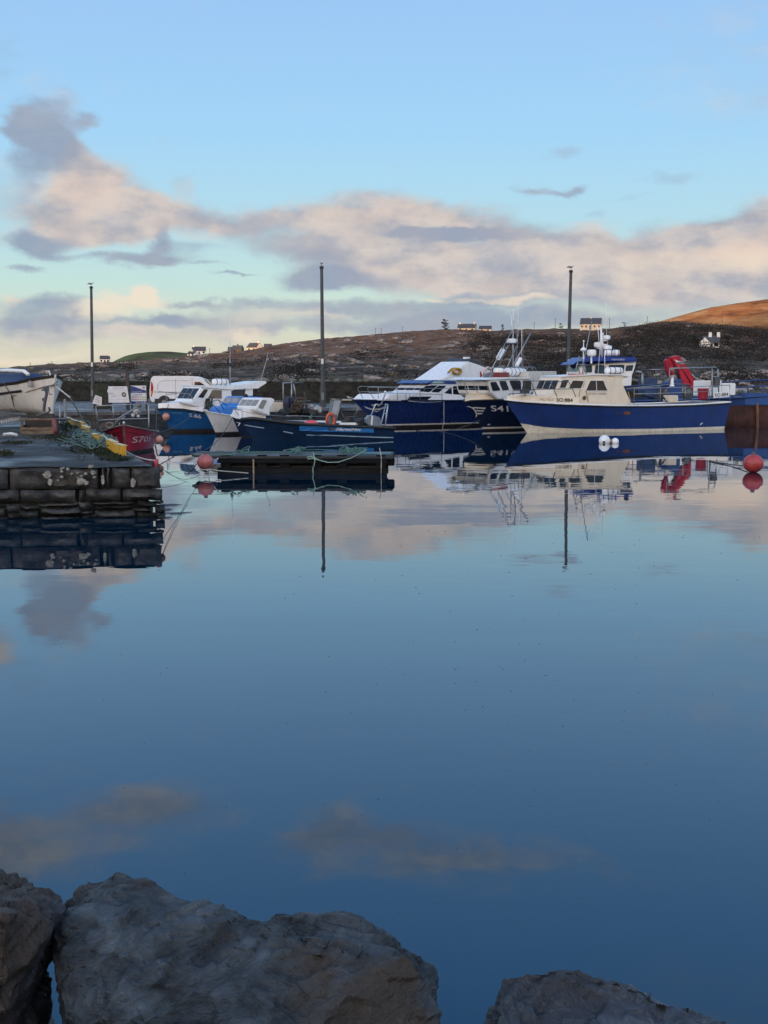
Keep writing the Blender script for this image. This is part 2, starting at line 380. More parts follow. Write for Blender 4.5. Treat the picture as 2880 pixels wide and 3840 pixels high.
tag(ridge_mesh('hill', FAR, 1500, 640, bare_mat('bracken_grass', [(0.06, 0.024, 0.010), (0.22, 0.085, 0.026), (0.34, 0.15, 0.05), (0.40, 0.23, 0.10)], 0.022), amp=5, base=0), 'hill of dead bracken glowing orange in the last sun', 'hill', kind='structure')
HEAD = [(380,1392),(410,1370),(440,1352),(480,1334),(520,1325),(560,1320),(600,1318),(640,1318),(700,1323),(760,1330),(850,1342),(900,1352)]
tag(ridge_mesh('headland', HEAD, 1900, 300, bare_mat('pasture', [(0.028, 0.03, 0.022), (0.04, 0.052, 0.03), (0.045, 0.085, 0.036), (0.05, 0.05, 0.032)], 0.012), amp=3, base=10, n=14), 'rounded green headland beyond the left end of the ridge', 'headland', kind='structure')
# the hill behind the viewer that keeps the harbour in shade
SHADE_Y = -620.0
tabT = []
for u, v, Y in [(-600,1250,800),(0,1290,800),(700,1276,800),(885,1280,800),(925,1315,800),(1000,1300,800),(1250,1262,800),(1500,1226,800),(1700,1196,800),(2200,1172,800),(2420,1182,800),(2560,1208,1400),(2720,1224,1400),(2880,1176,1450),(3300,1120,1450)]:
    p = at(u, v, Y); k = (p.y - SHADE_Y) / -sund[1]
    tabT.append((p.x + sund[0] * k, p.z + k * sund[2]))
rows = [[], [], []]
for i in range(60):
    x = tabT[0][0] - 300 + i * (tabT[-1][0] - tabT[0][0] + 600) / 59; h = lerp_tab(tabT, x)
    rows[0].append(Vector((x, SHADE_Y + 320, 0))); rows[1].append(Vector((x, SHADE_Y, h))); rows[2].append(Vector((x, SHADE_Y - 320, 0)))
tag(MB().grid(rows).build('hill', MOOR, fix=False), 'hill behind the viewpoint shading the harbour', 'hill', kind='structure')
# bank under the viewer's feet
rows = [[Vector((-12 + i * 1.2, y, z + 0.08 * fbm(Vector((i * 1.2, y, 1)), 3))) for i in range(21)] for y, z in ((3.7, -0.6), (3.2, -0.1), (2.2, 0.7), (1.0, 1.3), (-4, 1.5), (-60, 2.0), (-310, 3.0))]
tag(MB().grid(rows).build('shore', stone('bank_stone', [(0.05, 0.05, 0.045), (0.12, 0.11, 0.1), (0.2, 0.19, 0.17)], 1.2), fix=False), 'stony bank at the water edge', 'shore', kind='structure')

# ------------------------------------------------------------------ boulders and scrub on the hillside
BOULD = stone('pale_boulder', [(0.05, 0.042, 0.035), (0.14, 0.115, 0.098), (0.26, 0.22, 0.19), (0.38, 0.33, 0.29)], 0.9, bump=0.5)
protos = []
for k in range(5):
    bm = bmesh.new(); bmesh.ops.create_icosphere(bm, subdivisions=3, radius=1)
    for v in bm.verts:
        n_ = noise.cell_vector(v.co * 1.3 + Vector((k * 7, 0, 0)))
        v.co = v.co * (1 + 0.35 * fbm(v.co * 1.1 + Vector((k * 9.1, 2, 0)), 4)) + n_ * 0.10
        v.co.z *= 0.55; v.co.x *= 1.25
    me = bpy.data.meshes.new('boulder'); bm.to_mesh(me); bm.free(); me.materials.append(BOULD); protos.append(me)
rnd = random.Random(11)
def boulder(u, Y, s, label, group, z=None):
    o = bpy.data.objects.new('boulder', rnd.choice(protos)); col.objects.link(o)
    x = (u - 1440) / FPX * Y
    o.location = (x, Y, (hill_z(u, Y) if z is None else z) + s * 0.12)
    o.rotation_euler = (rnd.uniform(-.3, .3), rnd.uniform(-.3, .3), rnd.uniform(-.6, .6)); o.scale = (s * rnd.uniform(.8, 1.4), s * rnd.uniform(.7, 1.1), s * rnd.uniform(.6, 1.0))
    tag(o, label, 'boulder', group)
cnt = 0
while cnt < 252:
    t = rnd.random() ** 1.3; Y = 125 + 600 * t
    u = rnd.uniform(0, 1900) if rnd.random() < 0.8 else rnd.uniform(1900, 2880)
    if noise.noise(Vector((u * 0.006, Y * 0.012, 4))) < -0.16: continue
    s = (0.35 + 0.95 * rnd.random() ** 2.2) * (0.5 + Y / 420)
    boulder(u, Y, s, 'grey boulder strewn on the dark heather slope', 'boulders on the hillside'); cnt += 1
for i in range(46):
    boulder(rnd.uniform(2430, 2890), rnd.uniform(112, 175), rnd.uniform(.3, .85), 'pale boulder on the rocky shore pasture behind the red crane', 'boulders behind the blue railings')

def leaf_mat(name, c0, c1, nsc=0.8):
    m, t, b, co = newmat(name)
    link(MIX(NOISE(co, nsc, 4, 0.6, t), c0, c1, t), b.inputs['Base Color'], t); b.inputs['Roughness'].default_value = 0.8
    b.inputs['Specular IOR Level'].default_value = 0.2
    return m
def clumps(mb, c, rx, ry, rz, n, s, rr):
    for _ in range(n):
        d = Vector((rr.gauss(0, .5), rr.gauss(0, .5), min(.75, abs(rr.gauss(0, .45)))))
        p = Vector(c) + Vector((d.x * rx, d.y * ry, abs(d.z) * rz))
        a = Vector((rr.uniform(-1, 1), rr.uniform(-1, 1), rr.uniform(-.2, 1))).normalized() * s * rr.uniform(.5, 1.2)
        b_ = a.cross(Vector((rr.uniform(-1, 1), rr.uniform(-1, 1), rr.uniform(-1, 1)))).normalized() * s * rr.uniform(.3, .7)
        mb.add([p - b_ * .5, p + a, p + b_ * .5, p - a * .4], [(0, 1, 2, 3)])
sc = MB(); rr = random.Random(5)
n_ = 0
while n_ < 1500:
    u = rr.uniform(-50, 2950); Y = 130 + 560 * rr.random()
    dens = noise.noise(Vector((u * 0.004, Y * 0.01, 8))) + (0.35 if u > 1750 else (-0.16 if Y < 330 else -0.32)) - (0.5 if Y > 560 and u < 2300 else 0) - (.35 if Y < 220 and u > 2450 else 0)
    if dens < 0.05 or (u < 420 and Y > 300) or (u < 2350 and Y > 560): continue
    x = (u - 1440) / FPX * Y; h = rr.uniform(.7, 2.6) * (0.5 + Y / 500)
    clumps(sc, (x, Y, hill_z(u, Y) - .1), h * 1.3, h * 1.0, h, 80, h * .17, rr); n_ += 1
tag(sc.build('scrub', leaf_mat('scrub_leaf', (0.012, 0.0115, 0.011), (0.036, 0.031, 0.026), 0.045), fix=False), 'dark leafless scrub and gorse covering the lower hillside', 'scrub', kind='stuff')

# ------------------------------------------------------------------ houses, tree and poles on the ridge
WHITE = paint('lime_render', (0.72, 0.70, 0.66), 0.8, var=.08, grime=.15); ROOF = paint('slate_roof', (0.055, 0.055, 0.06), 0.6, var=.3, scale=2)
CREAMR = paint('cream_render', (0.60, 0.52, 0.42), 0.8, var=.1); GLASSD = paint('dark_glass', (0.012, 0.016, 0.022), 0.08, var=.1, spec=.6); DARKW = paint('dark_trim', (0.03, 0.03, 0.035), .5)
def GY(u, v):
    """distance at which the line of sight through a pixel meets the hillside"""
    Y = 112.0
    while Y < 800 and at(u, v, Y).z > hill_z(u, Y): Y += 2.0
    return Y
def house(u, v, Y, w, d, h, rh, rz, wallm, label, chim=(0.9,), wins=3, porch=False, grp=None, roofm=None):
    p = at(u, v, Y); r_ = empty('house', p, R(rz), label, 'house', grp)
    MB().box((0, 0, h / 2 - 1), (w, d, h + 2)).add([(-w/2, -d/2, h), (-w/2, d/2, h), (-w/2, 0, h+rh), (w/2, -d/2, h), (w/2, d/2, h), (w/2, 0, h+rh)], [(0, 2, 1), (3, 4, 5)]).build('wall', wallm, r_)
    e = .25; a = rh / (d / 2)
    rf = MB()
    for s_ in (-1, 1):
        rf.prism([(-w/2-.12, s_*(d/2+e), h - a*e + .05), (w/2+.12, s_*(d/2+e), h - a*e + .05), (w/2+.12, 0, h+rh+.05), (-w/2-.12, 0, h+rh+.05)], (0, 0, 0), (0, 0, .2))
    ro = rf.build('roof', roofm or ROOF, r_)
    for c_ in chim:
        MB().box((-w/2 + w*c_, 0, h+rh+.4), (.9, .8, 1.6)).build('chimney', wallm, ro)
    for k in range(wins):
        x = -w/2 + w * (k + .5) / wins
        if k == wins // 2 and wins > 2: MB().box((x, -d/2-.02, h*.36), (1.1, .12, h*.72)).build('door', DARKW, r_)
        else: MB().box((x, -d/2-.02, h*.55), (1.2, .12, 1.2)).build('window', GLASSD, r_)
    if porch:
        MB().box((-w*.38, -d/2-1.4, h*.4), (3, 2.8, h*.8)).add([(-w*.38-1.5, -d/2-2.8, h*.8), (-w*.38+1.5, -d/2-2.8, h*.8), (-w*.38, -d/2-2.8, h*.8+1.6), (-w*.38-1.5, -d/2, h*.8), (-w*.38+1.5, -d/2, h*.8), (-w*.38, -d/2, h*.8+1.6)], [(0,1,2),(3,5,4),(0,2,5,3),(1,4,5,2)]).build('porch', wallm, r_)
    return r_
house(394, 1361, 800, 6.4, 5, 2.6, 2.0, 8, WHITE, 'small white cottage alone on the far left skyline', (.95,), 3)
house(722, 1336, 800, 5.5, 4, 1.7, 1.4, -25, WHITE, 'low white house at the left of the skyline cluster', (.5,), 2)
house(746, 1329, 815, 9, 6, 2.4, 2.6, 12, WHITE, 'pitched grey-roofed white house heading the skyline cluster', (.1,), 3)
house(872, 1322, 815, 6, 5, 1.6, 2.0, 10, DARKW, 'tiny dark gabled shed left of a taller one on skyline', (), 2)
house(892, 1320, 815, 7, 5, 1.8, 2.4, -12, DARKW, 'dark gabled house second from the sunlit gable', (.5,), 2)
house(955, 1318, 790, 9, 6, 2.6, 2.8, -38, CREAMR, 'sunlit cream gable end on the brown ridge', (.9,), 2)
house(1752, 1244, 800, 12, 7, 2.4, 2.6, -14, CREAMR, 'long dark-roofed bungalow right of the skyline tree', (.1, .9), 3)
house(1820, 1246, 790, 8, 6, 2.0, 2.0, -10, CREAMR, 'lower dark-roofed shed beside the skyline bungalow', (), 2)
house(2216, 1236, 760, 13, 8, 3.4, 3.6, -16, CREAMR, 'long cream cottage with dark roof above the right lamp post', (.5,), 5)
YW = GY(2665, 1302); house(2665, 1302, YW, (.0132 * YW), .0088 * YW, .0042 * YW, .0046 * YW, -14, WHITE, 'white cottage with porch and chimneys amid dark scrub', (.45, .95), 3, porch=True)
house(1005, 1304, 800, 5, 4, 1.2, 1.2, 0, stone('rubble', [(0.05,.045,.04),(.2,.18,.16)], 1.0), 'ruined stone byre on the brown ridge', (), 1)

def tree(u, v, Y, h, label, dens=1.0, leaf=None, trunk=True):
    p = at(u, v, Y); r_ = empty('tree', p, 0, label, 'tree'); rr = random.Random(int(u))
    mb = MB()
    for _ in range(int(34 * dens)):
        th = rr.uniform(0, 6.28); k = rr.random() ** .7; zz = h * (.06 + .86 * rr.random())
        rad = h * .46 * (1.05 - abs(zz / h - .36) * 1.25) * k
        clumps(mb, (math.cos(th) * rad, math.sin(th) * rad, zz), h*.11, h*.11, h*.10, 60, h*.05, rr)
    mb.build('crown', leaf or leaf_mat('conifer_leaf', (0.010, 0.014, 0.010), (0.03, 0.035, 0.02)), r_, fix=False)
    tk = MB().tube([(0, 0, -.5), (.05*h, 0, h*.4), (0, 0, h*.9)], h*.035, 7, h*.008)
    for k in range(6):
        a = k * 1.05; tk.tube([(0.03*h, 0, h*(.25+.1*k)), (math.cos(a)*h*.28, math.sin(a)*h*.2, h*(.36+.1*k))], h*.013, 5, h*.004)
    tk.build('trunk', paint('bark', (.04, .032, .025), .9), r_)
    return r_
tree(1668, 1238, 790, 7.2, 'dark bushy evergreen tree standing on the skyline left of bungalows')
tree(2102, 1238, 770, 4.6, 'low windswept thorn bush on the skyline left of right lamp post', .5)
tree(2340, 1232, 780, 5.0, 'sparse bare thorn tree on skyline right of cream cottage', .3)
tree(1885, 1242, 790, 4.4, 'flat dark bush on the skyline above the white mast', .7)
tree(2600, 1304, GY(2600, 1304), .0095 * YW, 'dark round tree at the left of the white cottage', .8)
tree(2728, 1304, GY(2728, 1304), .0105 * YW, 'dark tree behind the right gable of the white cottage', .8)
POLEW = paint('weathered_pole', (.05, .042, .036), .8)
for k, (u, v0, v1, Y) in enumerate([(114,1360,1379,810),(195,1354,1372,810),(772,1300,1330,820),(786,1305,1330,820),(1408,1228,1256,805),(1430,1229,1254,805),(1510,1223,1246,805),(1926,1203,1240,800),(2003,1209,1236,800),(2082,1193,1236,800),(2285,1193,1234,795),(2427,1186,1216,800),(1212,1275,1300,760),(2708,1166,1205,1150)]):
    a, b_ = at(u, v1, Y), at(u, v0, Y); hgt = b_.z - a.z
    o = empty('utility_pole', a, 0, 'thin wooden utility pole standing on the skyline', 'pole', 'utility poles along the ridge')
    MB().tube([(0, 0, -1), (0, 0, hgt)], .17, 6, .12).build('post', POLEW, o)
    MB().box((0, 0, hgt - .5), (1.5, .14, .14)).build('crossarm', POLEW, o)

# ------------------------------------------------------------------ quay, harbour wall
CONC = stone('wet_concrete', [(0.055, 0.058, 0.062), (0.10, 0.105, 0.11), (0.16, 0.16, 0.16)], 0.7, rough=0.75, wet=0.55, bump=0.25, dist=0.02)
DARKST = stone('dark_quay_stone', [(0.012, 0.012, 0.014), (0.03, 0.03, 0.03), (0.055, 0.052, 0.048)], 1.4, rough=0.6, wet=.2, bump=0.6, stretch=(1, 1, 2.4))
ZQ = 0.95
E0, E1, E2 = onz(-250, 1548, ZQ), onz(450, 1544, ZQ), onz(1250, 1530, ZQ)
E3 = E2 + (E2 - E1) * 2.6
q_ = MB(); edge = [E0, E1, E2, E3]
back = [Vector((-60, 118, ZQ)), Vector((-30, 118, ZQ)), Vector((0, 112, ZQ)), Vector((40, 118, ZQ))]
q_.add(edge + back, [(0, 1, 5, 4), (1, 2, 6, 5), (2, 3, 7, 6)])
tag(q_.build('quay', CONC, fix=False), 'wet grey concrete quay apron behind the moored boats', 'quay', kind='structure')
fz = MB()
for a, b_ in zip(edge, edge[1:]):
    nx = 40
    fz.grid([[a.lerp(b_, i / nx) + Vector((0, -.06 * abs(fbm(Vector((i * .7, z * 2, a.x)), 3)) - .02, z - ZQ)) for i in range(nx + 1)] for z in (-1.2, 0, .3, .6, ZQ - .18)])
fw = empty('quay_wall', E1, 0, 'dark weedy stone face of the far quay above the waterline', 'wall')
fo = fz.build('wall', DARKST, fw, fix=False); fo.location = -E1
cp = MB()
for a, b_ in zip(edge, edge[1:]):
    d = (b_ - a); n2 = Vector((d.y, -d.x, 0)).normalized()
    cp.prism([a + n2 * .12, b_ + n2 * .12, b_ - n2 * .5, a - n2 * .5], (0, 0, -.2), (0, 0, .02))
co_ = cp.build('coping', CONC, fw); co_.location = -E1
# wall behind the apron
IVY = leaf_mat('ivy_leaf', (0.03, 0.035, 0.02), (0.12, 0.125, 0.085))
W = [Vector((-75, 106, 0)), at(60, 1414, 104), at(360, 1416, 102), at(620, 1424, 98), at(960, 1428, 95), at(1300, 1429, 94), at(1560, 1430, 95), at(2000, 1432, 99), at(2420, 1436, 104)]
W = [Vector((p.x, p.y, 0)) for p in W]
hw = empty('harbour_wall', (W[4].x, W[4].y, 0), 0, 'long dark stone harbour wall topped with rough ivy and stones', 'wall')
wm, iv, rb, ivd = MB(), MB(), MB(), MB(); rr = random.Random(9)
for a, b_ in zip(W, W[1:]):
    L_ = (b_ - a).length; n_ = max(2, int(L_ / .8))
    wm.grid([[a.lerp(b_, i / n_) + Vector((0, .12 * fbm(Vector((a.x + i * .8, z, 0)), 3), z)) for i in range(n_ + 1)] for z in (0, .5, .95, 1.4, 1.9, 2.3, 2.62)])
    wm.grid([[a.lerp(b_, i / n_) + Vector((0, .12 * fbm(Vector((a.x + i * .8, 2.62, 0)), 3) + k * .7, 2.62 + .05 * k)) for i in range(n_ + 1)] for k in (0, 1)])
    for i in range(int(L_ / .26)):
        p = a.lerp(b_, rr.random())
        s_ = rr.uniform(.08, .22)
        rb.ball(p + Vector((0, rr.uniform(0, .5), 2.62 + s_ * .5)), (s_ * 1.4, s_, s_ * .8), 7, 5, Matrix.Rotation(rr.uniform(-.5, .5), 4, 'Y'))
    for i in range(int(L_ * 3.6)):
        p = a.lerp(b_, rr.random())
        clumps(iv, p + Vector((0, rr.uniform(-.15, .5), 2.45 + rr.uniform(0, .2))), .35, .25, .3, 13, .12, rr)
        if i % 3 == 0: clumps(ivd, p + Vector((0, -.12, rr.choice([.9, 1.3, 1.8, 2.1]))), .5, .12, .6, 12, .13, rr)
for mb, nm, mt in ((wm, 'wall', stone('wall_stone', [(0.004, 0.004, 0.004), (0.011, 0.011, 0.009), (0.028, 0.026, 0.020), (0.022, 0.027, 0.013)], 1.3, rough=.9, bump=.7, stretch=(1, 1, 1.8))), (rb, 'coping_stones', stone('coping_rubble', [(.03, .03, .025), (.08, .078, .066), (.15, .145, .125), (.10, .11, .08)], 1.5)), (iv, 'ivy', IVY), (ivd, 'hanging_growth', leaf_mat('wall_growth', (.008, .010, .006), (.035, .036, .022)))):
    o = mb.build(nm, mt, hw, fix=False); o.location = -hw.location

# ------------------------------------------------------------------ near stone pier
ZP = 1.1
F0, F1 = Vector((-14.0, 24.6, 0)), Vector((-4.95, 25.5, 0))          # front edge, water end at F1
PB = Vector((-15.3, 56.5, 0))                                          # far end of the right edge
pier = empty('stone_pier', (F1.x, F1.y, 0), 0, 'dark rough stone pier with lichen patches and wet concrete top', 'pier')
def P_(p): return Vector(p) - Vector((F1.x, F1.y, 0))
PIERTOP = stone('wet_pier_top', [(0.010, 0.011, 0.012), (0.024, 0.026, 0.028), (0.046, 0.047, 0.047), (0.075, 0.073, 0.066)], 1.0, rough=0.85, wet=0.55, bump=0.6, dist=0.04, stretch=(1.2, .8, 1), spec=.25)
PIERST = stone('pier_stone', [(0.007, 0.007, 0.008), (0.022, 0.021, 0.021), (0.044, 0.041, 0.038), (0.075, 0.069, 0.062)], 3.0, rough=0.6, wet=.25, bump=1.0, dist=0.03)
rows = []
for j in range(41):
    t = j / 40; r_ = []
    for i in range(31):
        s_ = i / 30
        a = F0.lerp(Vector((-30, 56.5, 0)), t); b_ = F1.lerp(PB, t)
        p = a.lerp(b_, s_); r_.append(P_((p.x, p.y + (.10 * fbm(Vector((p.x, 0, 2)), 3) if j == 0 else 0), ZP + .035 * fbm(Vector((p.x * .8, p.y * .5, 0)), 4))))
    rows.append(r_)
MB().grid(rows).build('deck', PIERTOP, pier, smooth=True, fix=False)
core = MB(); c0 = [F0 + Vector((0, .35, 0)), F1 + Vector((-.35, .35, 0)), PB + Vector((-.35, 0, 0)), Vector((-30, 56.5, 0))]
core.prism([P_(p) for p in c0], (0, 0, -1.5), (0, 0, ZP - .08)); core.build('core', DARKST, pier)
rb = MB(); rl = MB(); rr = random.Random(21)
def block(x0, x1, z0, z1, side=False, pro=0.0):
    """one rough stone of the front (or right-hand) face; x measured along the face from the corner"""
    nx, nz = max(3, int((x1 - x0) / .12)), max(3, int((z1 - z0) / .07)); ed = .035; seed = rr.uniform(0, 99); bul = rr.uniform(.0, .06) + pro; tl = rr.uniform(-.03, .03)
    tilt = rr.uniform(-.02, .02)
    d = (F0 - F1).normalized() if not side else (PB - F1).normalized()
    out = Vector((d.y, -d.x, 0)) if side else Vector((-d.y, d.x, 0))
    rows_ = []
    for k in range(nz + 1):
        r_ = []
        for i in range(nx + 1):
            a, b_ = i / nx, k / nz
            e = min(a * (x1 - x0), (1 - a) * (x1 - x0), b_ * (z1 - z0), (1 - b_) * (z1 - z0))
            rise = min(1, e / .014)
            px_ = x0 + (x1 - x0) * a + .03 * noise.noise(Vector((b_ * 3, seed, 0))) ; pz = z0 + (z1 - z0) * b_ + .03 * noise.noise(Vector((a * 4, seed + 5, 0))) + tilt * (a - .5)
            dep = -.08 * (1 - rise) + bul * rise + (.035 * fbm(Vector((px_ * 3, pz * 5, seed)), 5) + tl * (b_ - .5)) * rise
            r_.append(P_(F1 + d * px_ + out * dep + Vector((0, 0, pz))))
        rows_.append(r_)
    (rl if z1 < .36 and not side else rb).grid(rows_)
def xs(u): # distance along the front face from the corner for a pixel column
    y = 25.3; return F1.x - (u - 1440) / FPX * y
for z0, z1, cols_ in ((.62, 1.09, [(590,482),(478,408),(404,388),(384,372),(356,32),(26,-90),(-95,-260)]),
                      (.36, .61, [(596,448),(440,312),(306,284),(272,70),(62,-110),(-115,-280)]),
                        (-.30, -.03, [(604,500),(495,300),(295,140),(135,-90),(-95,-260)]), (-.75, -.31, [(604,400),(395,100),(95,-260)])):
    for a, b_ in cols_: block(xs(a), xs(b_), z0, z1, pro=.03 if a > 595 else 0)
x = xs(606)
while x < xs(-250):                                           # irregular small courses near the waterline
    w_ = rr.choice([.22, .3, .42, .6, .85]); z = -.03
    while z < .34:
        h_ = rr.choice([.07, .1, .14, .2]); h_ = min(h_, .35 - z)
        if h_ < .04: break
        o_ = rr.uniform(-.05, .05); block(x + .008 + o_, x + w_ - .008 + o_, z + .006, z + h_ - .006); z += h_
    x += w_
z0 = -.7
while z0 < 1.05:                                              # right-hand face, running away from us
    h_ = rr.uniform(.2, .42); x = 0; z1 = min(1.08, z0 + h_)
    while x < 26:
        w_ = rr.uniform(.5, 1.5); block(x + .02, x + w_, z0 + .01, z1, True); x += w_
    z0 = z1 if z1 < 1.0 else 2
rb.build('stone_wall', PIERST, pier, smooth=True, angle=50, fix=False)
rl.build('wet_stone_course', stone('weedy_wet_stone', [(0.003, 0.0032, 0.003), (0.010, 0.010, 0.009), (0.022, 0.022, 0.020), (0.045, 0.043, 0.040)], 3.4, rough=.45, wet=.2, bump=1.0, dist=.03), pier, smooth=True, angle=50, fix=False)
LICH = stone('lichen', [(0.12, 0.11, 0.085), (0.27, 0.25, 0.21), (0.38, 0.36, 0.31)], 9, bump=.4, dist=.01)
dF = (F0 - F1).normalized(); oF = Vector((-dF.y, dF.x, 0))
for u, v, ru, rv in [(175,1777,14,12),(186,1806,8,15),(176,1785,7,7),(229,1756,5,4),(229,1766,4,5),(229,1787,6,5),(251,1758,5,5),(235,1754,4,3),(300,1803,17,11),(318,1809,9,7),(302,1784,6,4),(318,1776,6,5),(345,1772,8,8),(336,1749,10,6),(288,1772,4,3),(288,1790,4,3),(347,1789,6,4),(380,1800,5,15),(378,1788,4,6),(493,1812,9,18),(215,1800,4,3),(265,1775,4,3)]:
    z = at(u, v, 25.3).z; x = xs(u); n = 11; c = F1 + dF * x + oF * .135 + Vector((0, 0, z)); ps = []
    for k in range(n):
        a = 2 * math.pi * k / n; q2 = 1 + .28 * rr.uniform(-1, 1)
        ps.append(P_(c + dF * (math.cos(a) * ru * q2 / 176) + Vector((0, 0, math.sin(a) * rv * q2 / 176))))
    MB().prism(ps, oF * -.09, oF * .006).build('lichen', LICH, pier)

# grass, moss and wrack on the pier top
gr = MB(); rr = random.Random(3)
def pier_pt(u, v): return onz(u, v, ZP + .03)
def patch(lst, n):
    for u, v, ru, rv in lst:
        for _ in range(n):
            p = pier_pt(u + rr.gauss(0, .45) * ru, v + rr.gauss(0, .45) * rv)
            if p.x > F1.x + (PB.x - F1.x) * (p.y - F1.y) / (PB.y - F1.y) - .05: continue
            if p.y < 25.9: continue
            a = rr.uniform(0, 6.28); w = rr.uniform(.012, .035); h = rr.uniform(.01, .05); l = Vector((math.cos(a) * w, math.sin(a) * w, 0)); k = Vector((rr.uniform(-.07, .07), rr.uniform(-.07, .07), h))
            gr.add([p - l, p + l, p + l * .2 + k, p - l * .2 + k], [(0, 1, 2, 3)])
patch([(300,1605,60,25),(330,1640,60,20),(360,1665,50,15),(250,1605,40,20),(390,1690,60,12),(430,1718,50,8),(270,1590,40,12),(20,1700,30,10),(230,1640,30,15),(340,1615,40,20),(200,1590,60,10),(400,1705,50,8),(290,1660,110,30),(180,1640,110,10),(440,1722,60,6),(330,1690,90,14),(60,1660,70,6)], 420)
gs = gr.build('grass', leaf_mat('turf', (0.012, 0.017, 0.009), (0.042, 0.048, 0.024)), fix=False)
tag(gs, 'mossy grass growing along the edge of the stone pier', 'grass', kind='stuff')

# ------------------------------------------------------------------ foreground armour rocks
import numpy as np
def rock(name, pts, m, label, seed, edge=.017, axis=(.30, -.55, .78), dents=(), k_amp=1.0):
    """angular block: convex hull whose faces are broken into cleaved terraces"""
    bm = bmesh.new()
    for p in pts: bm.verts.new(p)
    r_ = bmesh.ops.convex_hull(bm, input=bm.verts[:])
    junk = list({g for g in r_['geom_interior'] + r_['geom_unused'] if isinstance(g, bmesh.types.BMVert)})
    if junk: bmesh.ops.delete(bm, geom=junk, context='VERTS')
    bmesh.ops.triangulate(bm, faces=bm.faces[:])
    for k in range(9):
        es = [e for e in bm.edges if e.calc_length() > edge * 1.35]
        if not es: break
        bmesh.ops.subdivide_edges(bm, edges=es, cuts=1, use_grid_fill=False)
        bmesh.ops.triangulate(bm, faces=bm.faces[:])
    bm.normal_update()
    co = np.array([v.co[:] for v in bm.verts]); no = np.array([v.normal[:] for v in bm.verts])
    sd = Vector((seed * 3.7, seed * 1.3, 0)); ax = Vector(axis).normalized(); rot = ax.to_track_quat('Z', 'Y').to_matrix().inverted()
    def terr(x, n):                                      # terraces: flat cleaved faces with short steep steps between them
        y = x * n; k = math.floor(y); f = y - k
        return (k + min(1.0, max(0.0, (f - .5) / .16 + .5))) / n
    out = []
    for c, n in zip(co, no):
        p = Vector(c); q2 = rot @ p; q2 = Vector((q2.x * 1.0, q2.y * 1.5, q2.z * 2.8))
        w = noise.noise_vector(p * 2.2 + sd) * .22
        t1 = terr(noise.fractal(q2 * 1.25 + w + sd, .7, 2.1, 2), 3.5); t2 = terr(noise.fractal(q2 * 3.4 + w * 2 + sd * 2, .7, 2.1, 2), 3.0)
        t3 = noise.fractal(Vector((q2.x * 5, q2.y * 7, q2.z * 11)) + sd, .7, 2.0, 4)
        d = .085 * t1 + .042 * t2 + .0065 * t3 + .0018 * noise.noise(p * 60)
        o_ = Vector(n) * d
        for ctr, rad, vec in dents:
            k = math.exp(-((p - Vector(ctr)).length / rad) ** 2); o_ += Vector(vec) * k
        out.append(p + o_ * k_amp)
    co = out
    for v, c in zip(bm.verts, co): v.co = c
    me = bpy.data.meshes.new(name); bm.to_mesh(me); bm.free(); me.materials.append(m)
    me.shade_smooth(); me.set_sharp_from_angle(angle=R(22))
    o = bpy.data.objects.new(name, me); col.objects.link(o)
    return tag(o, label, 'rock', 'armour rocks on the near bank')
def slate(name, base, tint, dark, rough=.5):
    m, t, b, co = newmat(name)
    lay = VM('MULTIPLY', co, (1.4, 1.4, 3.6), tree=t)
    n1 = NOISE(lay, 2.2, 8, .62, t, dist=.7); n2 = NOISE(co, 9, 8, .7, t); n3 = NOISE(co, 1.1, 4, .55, t); n4 = NOISE(co, 2.6, 6, .6, t, dist=1.2)
    cc = RAMP(M('MULTIPLY_ADD', M('SUBTRACT', n2, .5, tree=t), .5, n1, tree=t), [(.30, dark), (.43, tuple(k * .55 for k in base)), (.54, base), (.68, tuple(k * 1.9 for k in base)), (.8, tuple(k * 3.0 for k in base))], t)
    cc = MIX(SM(n3, .50, .60, 0, .85, t), cc, MIX(n2, tuple(k * .5 for k in tint), tuple(k * 1.3 for k in tint), t), t)
    cc = MIX(SM(n4, .60, .68, 0, .55, t), cc, tuple(k * .45 for k in tint), t)
    link(cc, b.inputs['Base Color'], t); link(SM(n4, .35, .7, rough - .12, rough + .2, t), b.inputs['Roughness'], t)
    b.inputs['Specular IOR Level'].default_value = .45
    bp = t.nodes.new('ShaderNodeBump'); bp.inputs['Strength'].default_value = 1.0; bp.inputs['Distance'].default_value = .06
    link(M('MULTIPLY_ADD', n2, .45, n1, tree=t), bp.inputs['Height'], t); link(bp.outputs[0], b.inputs['Normal'], t)
    return m
ROCKM = slate('slate_rock', (.038, .048, .055), (.048, .034, .022), (.004, .004, .004))
ROCKB = slate('brown_slate', (.028, .028, .033), (.046, .030, .019), (.003, .003, .003))
ROCKG = slate('grey_blue_rock', (.050, .058, .070), (.042, .044, .050), (.008, .008, .009), .45)
def top(lst, Y): return [at(u, v, Y) for u, v in lst]
A_ = top([(-260,3345),(0,3300),(90,3298),(160,3312),(228,3368)], 5.0) + top([(222,3430),(110,3650),(40,3850)], 4.75) + top([(-260,3400),(30,3430),(-60,3900),(-260,3950),(0,3960)], 4.35) + [Vector((-2.2, 5.3, -.3)), Vector((-1.62, 5.0, -.4)), Vector((-1.65, 4.3, -.5))]
rock('rock', A_, ROCKB, 'dark brown slaty rock at the bottom left corner', 3, axis=(.75, -.2, .6))
